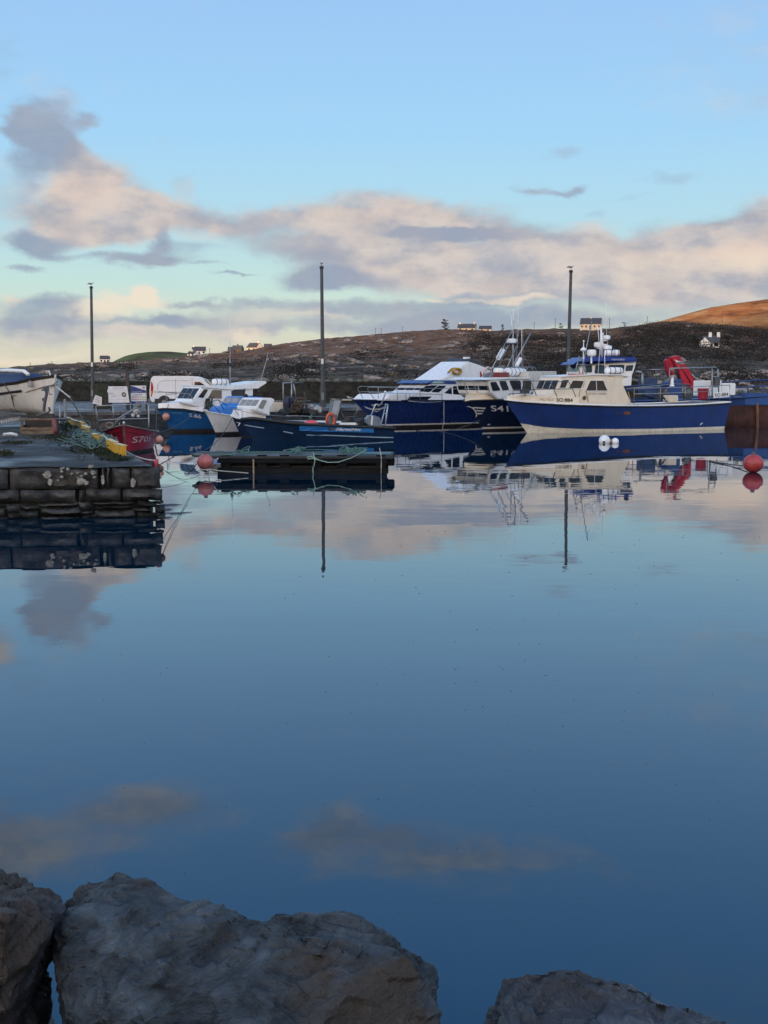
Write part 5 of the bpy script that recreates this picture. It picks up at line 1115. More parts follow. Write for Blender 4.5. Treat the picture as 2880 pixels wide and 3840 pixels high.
mo = b.cabin('outboard', paint('outboard_grey', (.16, .20, .25), .3, var=.12), ZE((1160,570),(1155,500),(1185,440),(1230,415),(1310,430),(1390,470),(1400,560),(1345,615),(1200,600)), .3, w2=-.3, bevel=.10)
b.window(ZE((1222,560),(1240,420),(1262,440),(1250,575)), .31, LETW, fr=0, name='cowl_stripe', parent=mo)
b.cabin('leg', paint('outboard_leg', (.06, .07, .085), .4), ZE((1370,560),(1440,600),(1490,650),(1555,700),(1500,705),(1400,630)), .15, w2=-.15, parent=mo, bevel=.03)
b.pipes('stern_frame', paint('pale_tube', (.5, .53, .56), .35, metal=.3), [[(*ZE((1235,415))[0], .8), (*ZE((1295,262))[0], .8), (*ZE((1448,262))[0], .8), (*ZE((1365,625))[0], .8)], [(*ZE((1448,262))[0], .8), (*ZE((1478,265))[0], -.8)], [(*ZE((1478,265))[0], -.8), (*ZE((1435,635))[0], -.8)], [(*ZE((1435,400))[0], .8), (*ZE((1470,400))[0], -.8)]], .035)
b.pipes('whip_post', STEEL, [[(*ZE((1372,262))[0], .8), (*ZE((1385,250))[0], .7), (*ZE((1440,110))[0], .6)]], .03)
mb = MB(); rr = random.Random(6)
for k in range(22): mb.box(b.px(*ZE((rr.uniform(840, 1110), rr.uniform(480, 590)))[0], rr.uniform(-.7, .6)), (rr.uniform(.15, .5), .3, rr.uniform(.1, .3)), rz=rr.uniform(0, 3), ry=rr.uniform(-.5, .5))
mb.build('deck_gear', paint('dark_gear', (.03, .03, .035), .7, var=.6), b.root)
b.pipes('pot_davit', DKSTEEL, [[(*ZE((760,330))[0], 0), (*ZE((860,530))[0], .2)], [(*ZE((880,450))[0], .2), (*ZE((1030,440))[0], .2)], [(*ZE((970,435))[0], 0), (*ZE((1050,340))[0], 0)]], .035)
MB().box(b.px(*ZE((890, 550))[0], .5), (.9, .5, .12)).build('white_tray', WHITEG, b.root, bevel=.02)
a = b.px(*ZE((340, 545))[0], .4); o = MB().ball(a, (.34, .25, .17), 14, 9).build('pink_float', paint('bright_pink', (.65, .10, .12), .5), b.root, smooth=True)
b.pipes('rope_tail', ROPEG, [[(*ZE((330,510))[0], .4), (*ZE((345,430))[0], .4), (*ZE((360,400))[0], .4)], [(*ZE((300,440))[0], .4), (*ZE((350,470))[0], .4)]], .03)

# ------------------------------------------------------------------ red boat S705, bow towards us
b = Boat('small_boat', 'small red open boat S705 moored against the stone pier, bow-on', 'boat', (468, 1700), (430, 1650), .9, 2.15, 'boats moored in the harbour')
o = onz(470, 1702, 0); dd = Vector((.11, -.99, 0)).normalized(); nn = Vector((-dd.y, dd.x, 0)); b.d, b.n = dd, nn; b.L = 4.4; b.O = o - dd * 4.4
b.root.location = b.O; b.root.rotation_euler = (0, 0, math.atan2(dd.y, dd.x))
b.sh = [(0, .72), (2.0, .74), (3.4, .86), (4.3, 1.02), (4.75, 1.14)]; b.xd = 4.75; b.dr = .3; b.tr = .82; b.tm = .42; b.pd = 2.9; b.pw = 1.9; b.wl = .78; b.fl = 1.0; b.rk = 0; b.x0 = 0; b.zb = 1.14
b.strip('hull', RED, zc(.1), b.zs, 8); b.strip('bottom', ANTIF, zc(-.3), zc(.1), 4); b.sheer_line(.035, paint('weathered_gunwale', (.20, .13, .11), .7, var=.4), 'gunwale')
b.strip('rub_band', paint('dark_red', (.15, .01, .02), .4), lambda x: b.zs(x) - .24, lambda x: b.zs(x) - .2, 1, off=.012); b.deck(GREYC, .35)
MB().tube([(4.42, 0, -.1), (4.62, 0, .6), (4.80, 0, 1.16)], .045, 6).build('stem_post', paint('worn_stem', (.20, .10, .08), .7, var=.4), b.root)
def bow_text(txt, s0, s1, z0, z1, side):
    def fn(x, y):
        s_ = s0 + (s1 - s0) * x; z = z0 + (z1 - z0) * y; xx = s_ + .05 * y
        return Vector((xx, side * (b.y_at(xx, z) + .012), z))
    return lettering(txt, fn, paint('pink_white_letter', (.62, .5, .48), .6), b.root)
bow_text('S705', 4.22, 3.0, .42, .66, 1 if nn.x > 0 else -1)
bow_text('S705', 3.0, 4.22, .42, .66, -1 if nn.x > 0 else 1)
def wpx(b, u, v, Y):
    P = at(u, v, Y) - b.O; return Vector((P.dot(b.d), P.dot(b.n), P.z))
fr_ = MB(); Yf = b.O.y + 1.2
pts = lambda *l: [wpx(b, *q_, Yf) for q_ in ZB(*l)]
for l in (pts((155,1290),(130,960),(110,850),(110,800),(140,785),(1180,745),(1205,765),(1205,1180),(1200,1250)), pts((460,770),(485,1065)), pts((150,1085),(490,1065),(1190,1048)),): fr_.tube(l, .03, 6)
fr_.build('rail_frame', STEEL, b.root, smooth=True)
fr_ = MB(); Yf = b.O.y - 2.6
fr_.tube(pts((515,1185),(535,1070),(960,805)), .03, 6); fr_.tube(pts((545,1185),(560,1090),(720,1000)), .025, 6); fr_.build('boat_hook', STEEL, b.root, smooth=True)
MB().tube(pts((600,1130),(598,1560)), .02, 5).build('bow_line', ROPEW, b.root)
mb = MB(); mb.tube([wpx(b, 340 + .18083 * (390 + 70 * math.cos(k * .52)), 1380 + .18083 * (1190 + 50 * math.sin(k * .52)), b.O.y - 1) for k in range(12)], .06, 6, closed=True); mb.build('coiled_line', paint('coil_brown', (.2, .15, .12), .8), b.root)
mb = MB(); rr = random.Random(2)
for k in range(7): mb.ball(wpx(b, 340 + .18083 * (930 + rr.uniform(-60, 60)), 1380 + .18083 * (900 + rr.uniform(-60, 110)), b.O.y + .6), rr.uniform(.05, .10), 8, 6)
mb.build('net_floats', paint('pale_floats', (.45, .44, .42), .6, var=.5), b.root)
MB().ball(wpx(b, 464, 1585, b.O.y - 4.7), .05, 8, 6).build('bow_knob', WHITEG, b.root)
RB = b
fender_buoy(598, 1648, 14, 45.2, 'faded pink round buoy at the right gunwale of the red boat', top_line=[at(584, 1632, 45.4)])
fender_buoy(603, 1757, 11, 26.3, 'dull brown buoy at the outer corner of the stone pier', m=paint('brown_buoy', (.16, .075, .06), .6, var=.3), grp=None)
a = at(586, 1722, 26.1); o = MB().tube([a, a + Vector((0, 0, -.06)), at(590, 1760, 26.1)], .045, 8).build('fender', paint('red_white_fender', (.52, .06, .08), .5, var=.2), None, smooth=True)
tag(o, 'small red fender tied at the outer corner of the stone pier', 'fender')
# ------------------------------------------------------------------ lamp posts and gulls
POST = paint('lamp_post_grey', (.055, .06, .066), .5, metal=.2, var=.15)
def lamp_post(u0, v0, u1, v1, Y, z0, w, label):
    a = at(u1, v1, Y); base = Vector((a.x, Y, z0)); t = at(u0, v0, Y); h = t - base
    o = empty('lamp_post', base, 0, label, 'lamp post', 'tall lamp posts on the quay')
    r = w * Y / FPX / 2
    MB().tube([(0, 0, -.1), (0, 0, 2.2), h], r * 1.05, 12, r * .62).build('post', POST, o, smooth=True, angle=60)
    MB().tube([(0, 0, 0), (0, 0, 1.4)], r * 1.25, 12).build('base_sleeve', POST, o, smooth=True, angle=60)
    MB().box(h * .33 + Vector((0, -r * 1.0, 0)), (r * .9, .02, .35)).build('number_plate', LETW, o)
    MB().box((0, -r * 1.27, .75), (r * 1.0, .03, .5)).build('hatch', GREYC, o)
    MB().lathe([(r * .66, -.1), (r * .9, -.04), (r * .9, .05), (r * .3, .12)], h, 12).build('cap', POST, o, smooth=True, angle=50)
    return base + h
LP = [lamp_post(342, 1078, 349, 1505, 99.0, ZQ, 15, 'leftmost lamp post, between the white pier boat and the signs'),
      lamp_post(1206, 1003, 1211, 1524, 82.0, ZQ, 18, 'middle lamp post with a gull on top, left of the blue cruiser'),
      lamp_post(2141, 1018, 2128, 1505, 85.0, ZQ, 17, 'right lamp post with a gull on top, rising behind the cream cabin')]
GW, GG, GB = paint('gull_white', (.62, .62, .60), .7), paint('gull_grey', (.20, .21, .23), .7), paint('gull_beak', (.5, .32, .05), .5)
GDK = paint('gull_wing_tip', (.03, .03, .03), .6)
def gull(p, L_, rz, label, sit=False):
    """standing gull: one continuous skinned body, wings folded along the back, beak, legs"""
    o = empty('seagull', p, rz, label, 'gull', 'gulls perched around the harbour')
    s = L_ / .42; lg = 0.0 if sit else .07
    me = bpy.data.meshes.new('body')
    vs_ = [(-.10, 0, .10), (-.02, 0, .115), (.06, 0, .125), (.115, 0, .165), (.135, 0, .205), (.162, 0, .212), (-.17, 0, .083), (-.23, 0, .078)]
    rad = [.055, .068, .062, .036, .032, .026, .030, .012]
    me.from_pydata([(x * s, y * s, (z + lg - .03) * s) for x, y, z in vs_], [(0, 1), (1, 2), (2, 3), (3, 4), (4, 5), (0, 6), (6, 7)], []); me.update()
    b_ = bpy.data.objects.new('body', me); col.objects.link(b_); b_.parent = o; me.materials.append(GW)
    b_.modifiers.new('skin', 'SKIN')
    for k, r in enumerate(rad): me.skin_vertices[0].data[k].radius = (r * s, r * s * .95); me.skin_vertices[0].data[k].use_root = k == 1
    m2 = b_.modifiers.new('subsurf', 'SUBSURF'); m2.levels = 2; m2.render_levels = 2
    for sd in (1, -1):
        MB().ball((-.05 * s, sd * .052 * s, (.095 + lg) * s), (.15 * s, .022 * s, .045 * s), 12, 8, Matrix.Rotation(R(6), 4, 'Y')).build('wing', GG, o, smooth=True)
        MB().ball((-.19 * s, sd * .03 * s, (.078 + lg) * s), (.09 * s, .012 * s, .016 * s), 10, 6).build('wing_tip', GDK, o, smooth=True)
        MB().ball((.155 * s, sd * .026 * s, (.192 + lg) * s), .006 * s, 8, 6).build('eye', GDK, o)
        if not sit: MB().tube([(0, sd * .03 * s, (.06 + lg) * s), (.01 * s, sd * .03 * s, 0), (.05 * s, sd * .03 * s, .004 * s)], .007 * s, 6).build('leg', GB, o)
    MB().tube([(.175 * s, 0, (.181 + lg) * s), (.21 * s, 0, (.177 + lg) * s), (.225 * s, 0, (.168 + lg) * s)], .012 * s, 8, .003 * s).build('beak', GB, o)
    return o
gull(LP[0] + Vector((0, 0, .12)), .50, R(10), 'gull standing on the leftmost lamp post')
gull(LP[1] + Vector((0, 0, .12)), .42, R(80), 'gull on the middle lamp post, seen end on')
gull(LP[2] + Vector((0, 0, .12)), .50, R(12), 'gull standing on the right lamp post')
gp = SO884.px(*Z6((738, 622))[0], .9); gull(SO884.O + SO884.d * gp.x + SO884.n * gp.y + Vector((0, 0, gp.z + .01)), .60, R(172), 'white gull perched on the stern gantry in front of the red crane')
gull(at(1312, 1496, 69.8) + Vector((0, 0, -.03)), .40, R(185), 'gull sitting on the pale platform at the blue cruiser bow', sit=True)
bp_ = MB().box(at(1290, 1499, 70.0), (1.0, .5, .08)).build('bow_platform', paint('pale_plank', (.45, .42, .36), .6)); tag(bp_, 'pale plank platform projecting ahead of the blue cruiser', 'plank')

# ------------------------------------------------------------------ van
def build_van():
    Y = 81.0; a, e = at(561, 1522, Y), at(835, 1522, Y); z0 = ZQ
    L_ = e.x - a.x; H = at(600, 1410, Y).z - z0; W_ = 1.95
    o = empty('van', (a.x, Y, z0), R(2), 'white panel van parked on the quay with red tail lamp', 'van')
    VW = paint('van_white', (.72, .72, .72), .3, var=.04, grime=.08); PL = paint('black_plastic', (.02, .02, .022), .6)
    prof = [(0.02,.62),(0.0,.95),(.03,1.35),(.10,1.85),(.2,H-.04),(.4,H),(2.6,H),(3.2,H-.04),(3.62,H-.2),(4.25,1.33),(4.95,1.12),(5.1,.85),(5.1,.42),(4.72,.30),(.1,.36)]
    mb = MB(); mb.prism([(x, 0, z) for x, z in prof], (0, 0, 0), (0, W_, 0))
    mb.build('body', VW, o, smooth=True, angle=30, bevel=.05)
    MB().box((2.5, -.012, .42), (4.3, .05, .34)).build('sill', PL, o, bevel=.02)
    for x in (1.0, 4.15):
        MB().lathe([(.42, -.03), (.42, .04)], (0, 0, 0), 20, None).build('wheel_arch', PL, o).matrix_local = Matrix.Translation((x, -.01, .40)) @ Matrix.Rotation(R(90), 4, 'X')
        w = MB().lathe([(.2, -.1), (.31, -.11), (.335, -.06), (.335, .1)], (0, 0, 0), 22).build('wheel', RUBBER, o, smooth=True, angle=40); w.matrix_local = Matrix.Translation((x, .05, .335)) @ Matrix.Rotation(R(-90), 4, 'X')
        MB().lathe([(.19, -.112), (.19, -.10), (.05, -.13)], (0, 0, 0), 14).build('rim', GREYC, w)
    MB().prism([(.10,0,.70),(.17,0,.78),(.25,0,1.0),(.27,0,1.35),(.24,0,1.6),(.16,0,1.78),(.12,0,1.5),(.10,0,1.1)], (0, -.03, 0), (0, .05, 0)).build('tail_lamp', paint('tail_red', (.45, .01, .02), .2, var=.05), o, bevel=.015)
    MB().prism([(.13,0,.86),(.20,0,.92),(.21,0,1.12),(.135,0,1.12)], (0, -.036, 0), (0, .05, 0)).build('indicator_lens', paint('indicator_amber', (.75, .35, .15), .2), o)
    MB().prism([(3.05,0,1.22),(3.06,0,1.72),(3.42,0,1.72),(3.75,0,1.5),(4.0,0,1.3)], (0, -.035, 0), (0, .01, 0)).build('side_window', TINT, o)
    sm = paint('panel_seam', (.16, .16, .17), .6); mb = MB()
    for l in ([(1.78,.62),(1.78,H-.2)], [(2.9,.5),(2.9,H-.12)], [(.55,1.15),(.58,1.5),(.72,1.72),(.95,1.8),(2.85,1.8)], [(.35,1.02),(.9,.99),(2.85,.93)], [(.3,1.08),(.9,1.05),(2.8,1.02)]): mb.tube([(x, -.008, z) for x, z in l], .010, 4)
    mb.build('seam', sm, o)
    MB().box((2.62, -.03, 1.0), (.26, .05, .05)).build('handle', PL, o)
    MB().box((-.03, W_ / 2, .45), (.14, W_ - .1, .26)).build('bumper', GREYC, o, bevel=.03)
    MB().box((-.01, W_ / 2, 1.5), (.05, W_ - .5, .45)).build('rear_window', TINT, o, bevel=.02)
    MB().box((-.02, W_ / 2, .95), (.03, .5, .12)).build('number_plate', paint('plate_yellow', (.5, .45, .3), .5), o)
    MB().prism([(3.66,.15,H-.22),(4.24,.15,1.35),(4.24,W_-.15,1.35),(3.66,W_-.15,H-.22)], (.02, 0, .012), (.035, 0, .02)).build('windscreen', TINT, o)
build_van()

# ------------------------------------------------------------------ signs on the quay
SW = paint('sign_white', (.62, .62, .63), .5, var=.05, grime=.1); STEXT = paint('sign_text', (.18, .18, .2), .6); SBLUE = paint('sign_blue', (.015, .035, .16), .5)
def sign(poly, Y, label, name='sign'):
    """flat board from four pixel corners; returns root and a mapper (0..1, 0..1, lift)"""
    pts = [at(u, v, Y) for u, v in poly]; c = sum(pts, Vector()) / 4; o = empty(name, (c.x, Y, ZQ), 0, label, 'sign'); P = [p - o.location for p in pts]
    MB().prism(P, (0, 0, 0), (0, .05, 0)).build('board', SW, o)
    def f(x, y, l=.006):   # corners order: lower left, lower right, upper right, upper left
        return (P[0] * (1 - x) + P[1] * x) * (1 - y) + (P[3] * (1 - x) + P[2] * x) * y + Vector((0, -l, 0))
    return o, f
def rect(f, x0, y0, x1, y1, l=.006): return [f(x0, y0, l), f(x1, y0, l), f(x1, y1, l), f(x0, y1, l)]
def bars(f, lst, m, o, name, l=.008):
    mb = MB()
    for r_ in lst: mb.add(rect(f, *r_, l), [(0, 1, 2, 3)])
    return mb.build(name, m, o, fix=False)
def stext(f, txt, x0, y0, x1, y1, m, o, l=.009): return lettering(txt, lambda x, y: f(x0 + (x1 - x0) * x, y0 + (y1 - y0) * y, l), m, o)
o, f = sign(ZB((370,718),(806,718),(752,380),(362,380)), 73.5, 'white harbour notice board with round brown crest')
bars(f, [(.03,.755,.97,.762),(.52,.24,.526,.74),(.03,.19,.97,.197)], STEXT, o, 'rule_lines')
stext(f, 'HARBOUR NOTICE', .22, .86, .82, .92, STEXT, o); stext(f, 'Fáilte', .08, .52, .3, .62, STEXT, o); stext(f, 'WELCOME', .17, .36, .38, .44, STEXT, o)
mb = MB(); mb.add([f(.78 + .12 * math.cos(k * .3142), .49 + .155 * math.sin(k * .3142), .009) for k in range(20)], [tuple(range(20))]); mb.build('crest', paint('crest_brown', (.13, .10, .085), .6, var=.6, scale=14), o, fix=False)
mb = MB(); mb.add([f(.78 + .07 * math.cos(k * .3142), .49 + .05 * math.sin(k * .3142), .012) for k in range(20)], [tuple(range(20))]); mb.build('crest_boat', paint('crest_pale', (.4, .36, .3), .6), o, fix=False)
for x in (.1, .9): MB().box(f(x, -.25, -.09), (.09, .09, 1.2)).build('leg', WOODD, o)
o, f = sign(ZB((838,740),(1160,740),(1146,366),(825,366)), 74.5, 'blue and white harbour code board with rows of hazard symbols')
bars(f, [(.0,.0,1,.13),(.0,.6,1,.73)], SBLUE, o, 'blue_band')
mb = MB(); mb.add([f(0, .73, .010), f(1, .73, .010), f(.75, .79, .010), f(.45, .88, .010), f(.2, .96, .010), f(0, .99, .010)], [tuple(range(6))]); mb.build('blue_swoosh', SBLUE, o, fix=False)
stext(f, 'CÓD NA CALAFOIRT', .04, .665, .75, .715, SW, o, .012); stext(f, 'HARBOUR RULES', .04, .62, .5, .655, SW, o, .012); stext(f, 'GUIDELINES', .22, .46, .74, .53, SBLUE, o)
mb = MB(); mb.add([f(.86 + .08 * math.cos(k * .3927), .89 + .06 * math.sin(k * .3927), .011) for k in range(16)], [tuple(range(16))]); mb.build('crest', STEXT, o, fix=False)
rd, yl = MB(), MB()
for row in (.2, .33):
    for k in range(5): rd.add([f(.10 + .095 * k + .04 * math.cos(j * .7854), row + .045 + .035 * math.sin(j * .7854), .009) for j in range(8)], [tuple(range(8))])
    for k in range(4): yl.add([f(.58 + .105 * k, row, .009), f(.66 + .105 * k, row, .009), f(.62 + .105 * k, row + .09, .009)], [(0, 1, 2)])
rd.build('red_symbols', paint('symbol_red', (.5, .22, .22), .6), o, fix=False); yl.build('yellow_symbols', paint('symbol_yellow', (.35, .30, .03), .6), o, fix=False)
bars(f, [(.30,.03,.38,.10),(.42,.03,.5,.10),(.56,.03,.62,.10),(.70,.03,.76,.10),(.84,.03,.92,.10)], paint('pictogram_pale', (.3, .34, .42), .6), o, 'pictogram', .012)
for x in (.04, .96): MB().box(f(x, -.2, -.09), (.09, .09, 1.0)).build('leg', WOODD, o)
o, f = sign(ZB((35,735),(225,775),(228,605),(95,560)), 72.6, 'small tilted white notice with red lettering leaning by a lamp post')
for k, t_ in enumerate(('NO', 'PARKING', 'ON PIER')): stext(f, t_, .15, .72 - .26 * k, .85, .88 - .26 * k, paint('notice_red', (.28, .07, .06), .6), o)
MB().box(f(.5, -.3, -.08), (.07, .07, .9)).build('leg', WOODD, o)
a, e = at(480, 1530, 75.5), at(474, 1392, 75.5)
o = empty('timber_post', (a.x, 75.5, ZQ), 0, 'tall brown timber post between the two notice boards', 'post'); MB().box((0, 0, (e.z - ZQ) / 2), (.20, .16, e.z - ZQ)).build('post', paint('old_timber', (.07, .058, .048), .85, var=.4, scale=6), o)
MB().ball((.28, -.1, e.z - ZQ - .35), (.16, .1, .17), 12, 8).build('lamp', GREYC, o)
o = empty('cabinet', at(408, 1525, 77.5) * 1, 0, 'mossy green cabinet behind the tilted notice', 'cabinet'); o.location.z = ZQ
c_ = at(375, 1440, 77.5).z - ZQ; MB().box((-.45, 0, c_ / 2), (.95, .6, c_)).build('body', paint('mossy_green', (.028, .032, .016), .85, var=.5, scale=4), o, bevel=.03)
MB().box((.06, -.2, c_ * .72), (.10, .2, .18)).build('switch_box', LETW, o)
# bollards on the quay edge
for u, v, l in ((520, 1536, 'round grey mooring bollard on the quay edge below the notice boards'), (1345, 1530, 'grey bollard on the quay edge left of the blue cruiser bow')):
    p = onz(u, v + 10, ZQ); o = empty('bollard', p, 0, l, 'bollard'); MB().lathe([(.16, 0), (.14, .12), (.12, .3), (.2, .36), (.2, .44), (.06, .5)], (0, 0, 0), 14).build('post', paint('bollard_grey', (.22, .2, .19), .7, rust=.4), o, smooth=True, angle=50)

# ------------------------------------------------------------------ things on the stone pier
def pier_boat():
    # white boat on a trailer: stem at the right, facing half towards us
    Y = 41.5; st = at(196, 1552, Y); d = Vector((.64, -.77, 0)).normalized(); n = Vector((-d.y, d.x, 0))
    b = Boat.__new__(Boat); b.d, b.n = d, n; b.L = 5.2; b.O = Vector((st.x, st.y, 0)) - d * 5.2; zk = ZP + .62; b.O.z = zk
    b.root = empty('dinghy', b.O, math.atan2(d.y, d.x), 'white clinker boat with dark gunwale hauled out on the stone pier', 'boat')
    b.B = 2.0; b.sh = [(0, .98), (2.5, 1.0), (4.2, 1.12), (5.55, 1.36)]; b.xd = 5.55; b.dr = .12; b.tr = .8; b.tm = .5; b.pd = 2.4; b.pw = 1.9; b.wl = .5; b.fl = .55; b.rk = 0; b.x0 = 0; b.zb = 1.36
    def hb(t, z, zs_):
        zn = max(0, min(1, z / zs_)); return b.B / 2 * (b.pl(t, 3.2) * (.10 + .90 * zn ** .5)) if z >= 0 else .02
    b.hb = hb
    C = paint('old_white_paint', (.68, .65, .60), .55, var=.08, grime=.2, grimec=(.2, .18, .16)); DK = paint('dark_varnish', (.025, .018, .016), .45)
    b.strip('hull', C, zc(0), lambda x: b.zs(x) - .10, 10); b.strip('gunwale', DK, lambda x: b.zs(x) - .10, b.zs, 2, off=.015)
    b.strip('rubbing_strake', DK, lambda x: b.zs(x) - .38, lambda x: b.zs(x) - .30, 1, off=.03, t1=.80, transom=False)
    b.deck(DK, .03)
    MB().tube([(5.05, 0, -.1), (5.2, 0, 0), (5.56, 0, 1.36)], .04, 6).build('stem', paint('stem_white', (.6, .58, .55), .6), b.root)
    MB().box((4.2, 0, -.06), (2.2, .08, .16)).build('keel', DK, b.root)
    cv = MB(); cv.grid([[Vector((x, y * .75 * (1 - .12 * max(0, (x - 3) / 1.3)), 1.06 + .36 * (1 - abs(y) ** 2.6) * (1 if x < 3.9 else .45))) for y in (-1, -.9, -.6, -.2, .2, .6, .9, 1)] for x in (0, 1.5, 3.0, 3.7, 4.0, 4.15)])
    cv.build('blue_cover', paint('navy_cover', (.018, .04, .10), .6), b.root, smooth=True)
    MB().tube([(.2, -.4, 1.50), (2.5, -.4, 1.52), (3.8, -.36, 1.48), (4.1, -.34, 1.36)], .07, 7).build('coaming', WHITEG, b.root, smooth=True)
    MB().tube([(5.0 + .14 * math.cos(k * .4488 - .2), 0, 1.28 + .2 * math.sin(k * .4488 - .2)) for k in range(9)], .035, 7).build('mooring_ring', paint('bleached_ring', (.6, .58, .54), .6), b.root, smooth=True)
    W_ = lambda u, v, Y2=Y: (lambda P: Vector((P.dot(d), P.dot(n), P.z)))(at(u, v, Y2) - b.O)
    def onh(u, v):
        y = -1.0
        for _ in range(8):
            r = D(u, v); C0 = Vector((0, 0, CH)); k = (y - (C0 - b.O).dot(n)) / r.dot(n); P = C0 + r * k - b.O; x, z = P.dot(d), P.z
            y = .3 * y + .7 * -(b.y_at(x, max(.02, z)) + .02)
        return Vector((x, y, z))
    for l in (ZA((75,330),(140,470),(255,640),(270,800),(350,960)), ZA((240,640),(235,930)), ZA((260,640),(600,540),(900,440),(1000,410),(1200,330)), ZA((1040,425),(1200,400))):
        MB().tube([onh(u, v) for u, v in l], .018, 5).build('lashing', paint('lashing_line', (.16, .14, .11), .9), b.root)
    t_ = MB().box(onh(*ZA((600, 375))[0]), (.5, .012, .18), rz=0).build('name_patch', paint('faded_name', (.40, .36, .34), .6), b.root)
    # trailer
    tr = empty('boat_trailer', b.O - Vector((0, 0, zk - ZP)), math.atan2(d.y, d.x), 'galvanised boat trailer with winch post under the white boat', 'trailer')
    G = paint('trailer_steel', (.12, .12, .125), .5, metal=.4, rust=.4)
    MB().box((2.6, -.55, .42), (5.2, .08, .14)).box((2.6, .55, .42), (5.2, .08, .14)).box((4.6, 0, .42), (.08, 1.1, .1)).box((2.0, 0, .42), (.08, 1.1, .1)).build('frame', G, tr)
    MB().tube([(4.85, -.55, .4), (6.2, -.05, .48), (6.6, 0, .48)], .05, 6).tube([(4.85, .55, .4), (6.2, .05, .48)], .05, 6).build('drawbar', G, tr)
    for y in (-.85, .85):
        w = MB().lathe([(.1, -.09), (.24, -.1), (.28, -.07), (.28, .07), (.24, .1)], (0, 0, 0), 18).build('wheel', RUBBER, tr, smooth=True, angle=40); w.matrix_local = Matrix.Translation((2.2, y, .28)) @ Matrix.Rotation(R(90), 4, 'X')
        MB().lathe([(.13, -.105), (.13, .105)], (0, 0, 0), 12).build('rim', GREYC, w)
    tl = lambda u, v, Y2: (lambda P: Vector((P.dot(d), P.dot(n), P.z)))(at(u, v, Y2) - tr.location)
    Y2 = 40.0
    wp = MB().tube([tl(*q_, Y2) for q_ in ZA((905,960),(930,760),(965,600),(960,470),(965,440))], .055, 6).build('winch_post', DKSTEEL, tr)
    MB().box(tl(*ZA((955, 480))[0], Y2), (.16, .14, .14)).box(tl(*ZA((915, 515))[0], Y2), (.22, .1, .05)).box(tl(*ZA((905, 710))[0], Y2), (.08, .08, .1)).build('winch', DKSTEEL, wp)
    MB().tube([tl(*q_, Y2) for q_ in ZA((1000,480),(1020,590),(1085,608))], .016, 5).build('winch_handle', DKSTEEL, wp)
    MB().tube([tl(*q_, Y2) for q_ in ZA((760,1050),(1000,980),(1040,930),(1010,870))], .04, 6).build('coupling', DKSTEEL, tr)
    bd = [tl(*q_, 40.6) for q_ in ZA((40,1215),(410,1140),(400,1060),(40,1120))]
    o = MB().prism(bd, Vector((0, 0, 0)), Vector((0, .04, 0))).build('light_board', paint('board_grey', (.14, .15, .16), .5, grime=.3), tr)
    lettering('bailbo', lambda x, y: (bd[0].lerp(bd[1], x)).lerp(bd[3].lerp(bd[2], x), .1 + .8 * y) + Vector((-.02, -.03, 0)), paint('board_letter', (.42, .44, .44), .6), o)
    return b
PBOAT = pier_boat()
def crate():
    Y = 39.2; a, e = at(75, 1631, Y), at(202, 1631, Y); w = e.x - a.x; h = at(75, 1574, Y).z - ZP
    o = empty('crate', ((a.x + e.x) / 2, Y + .35, ZP + .03), R(2), 'weathered wooden crate with open front at the foot of the trailer', 'crate')
    WD = stone('weathered_wood', [(.05, .035, .025), (.15, .105, .07), (.28, .2, .13)], 3.0, bump=.4, dist=.01, stretch=(1, 6, 6)); p = .03; dd = .62
    MB().box((0, -dd/2, h*.14), (w, p, h*.22)).box((0, -dd/2, h*.36), (w, p, h*.17)).build('front_boards', WD, o, bevel=.006)
    WD2 = paint('inside_shade_wood', (.035, .026, .02), .8, var=.4); MB().box((0, dd/2, h*.5), (w, p, h*.9)).build('back_board', WD2, o)  # inner boards coloured darker to carry the shade inside the crate
    for s in (-1, 1):
        MB().box((s*(w/2-p/2), 0, h*.3), (p, dd-p, h*.56)).build('side_board', WD2, o); MB().box((s*(w/2-.05), -dd/2+.04, h*.5), (.07, .06, h)).build('corner_post', WD, o)
    MB().box((0, -dd/2, h*.97), (w, .05, .05)).build('top_rail', WD, o); MB().box((0, 0, .05), (w-.06, dd-.06, .03)).build('bottom', WD2, o)
    return o
crate()
a = at(207, 1632, 38.9); o = MB().tube([a + Vector((0, 0, .02)), a + Vector((.02, 0, .2)), a + Vector((-.01, .02, .45)), a + Vector((-.03, .05, .55))], .075, 8, .05).build('fender', paint('faded_red_fender', (.20, .05, .055), .6, var=.4, scale=8), smooth=True)
tag(o, 'faded dull red fender standing at the right of the wooden crate', 'fender')
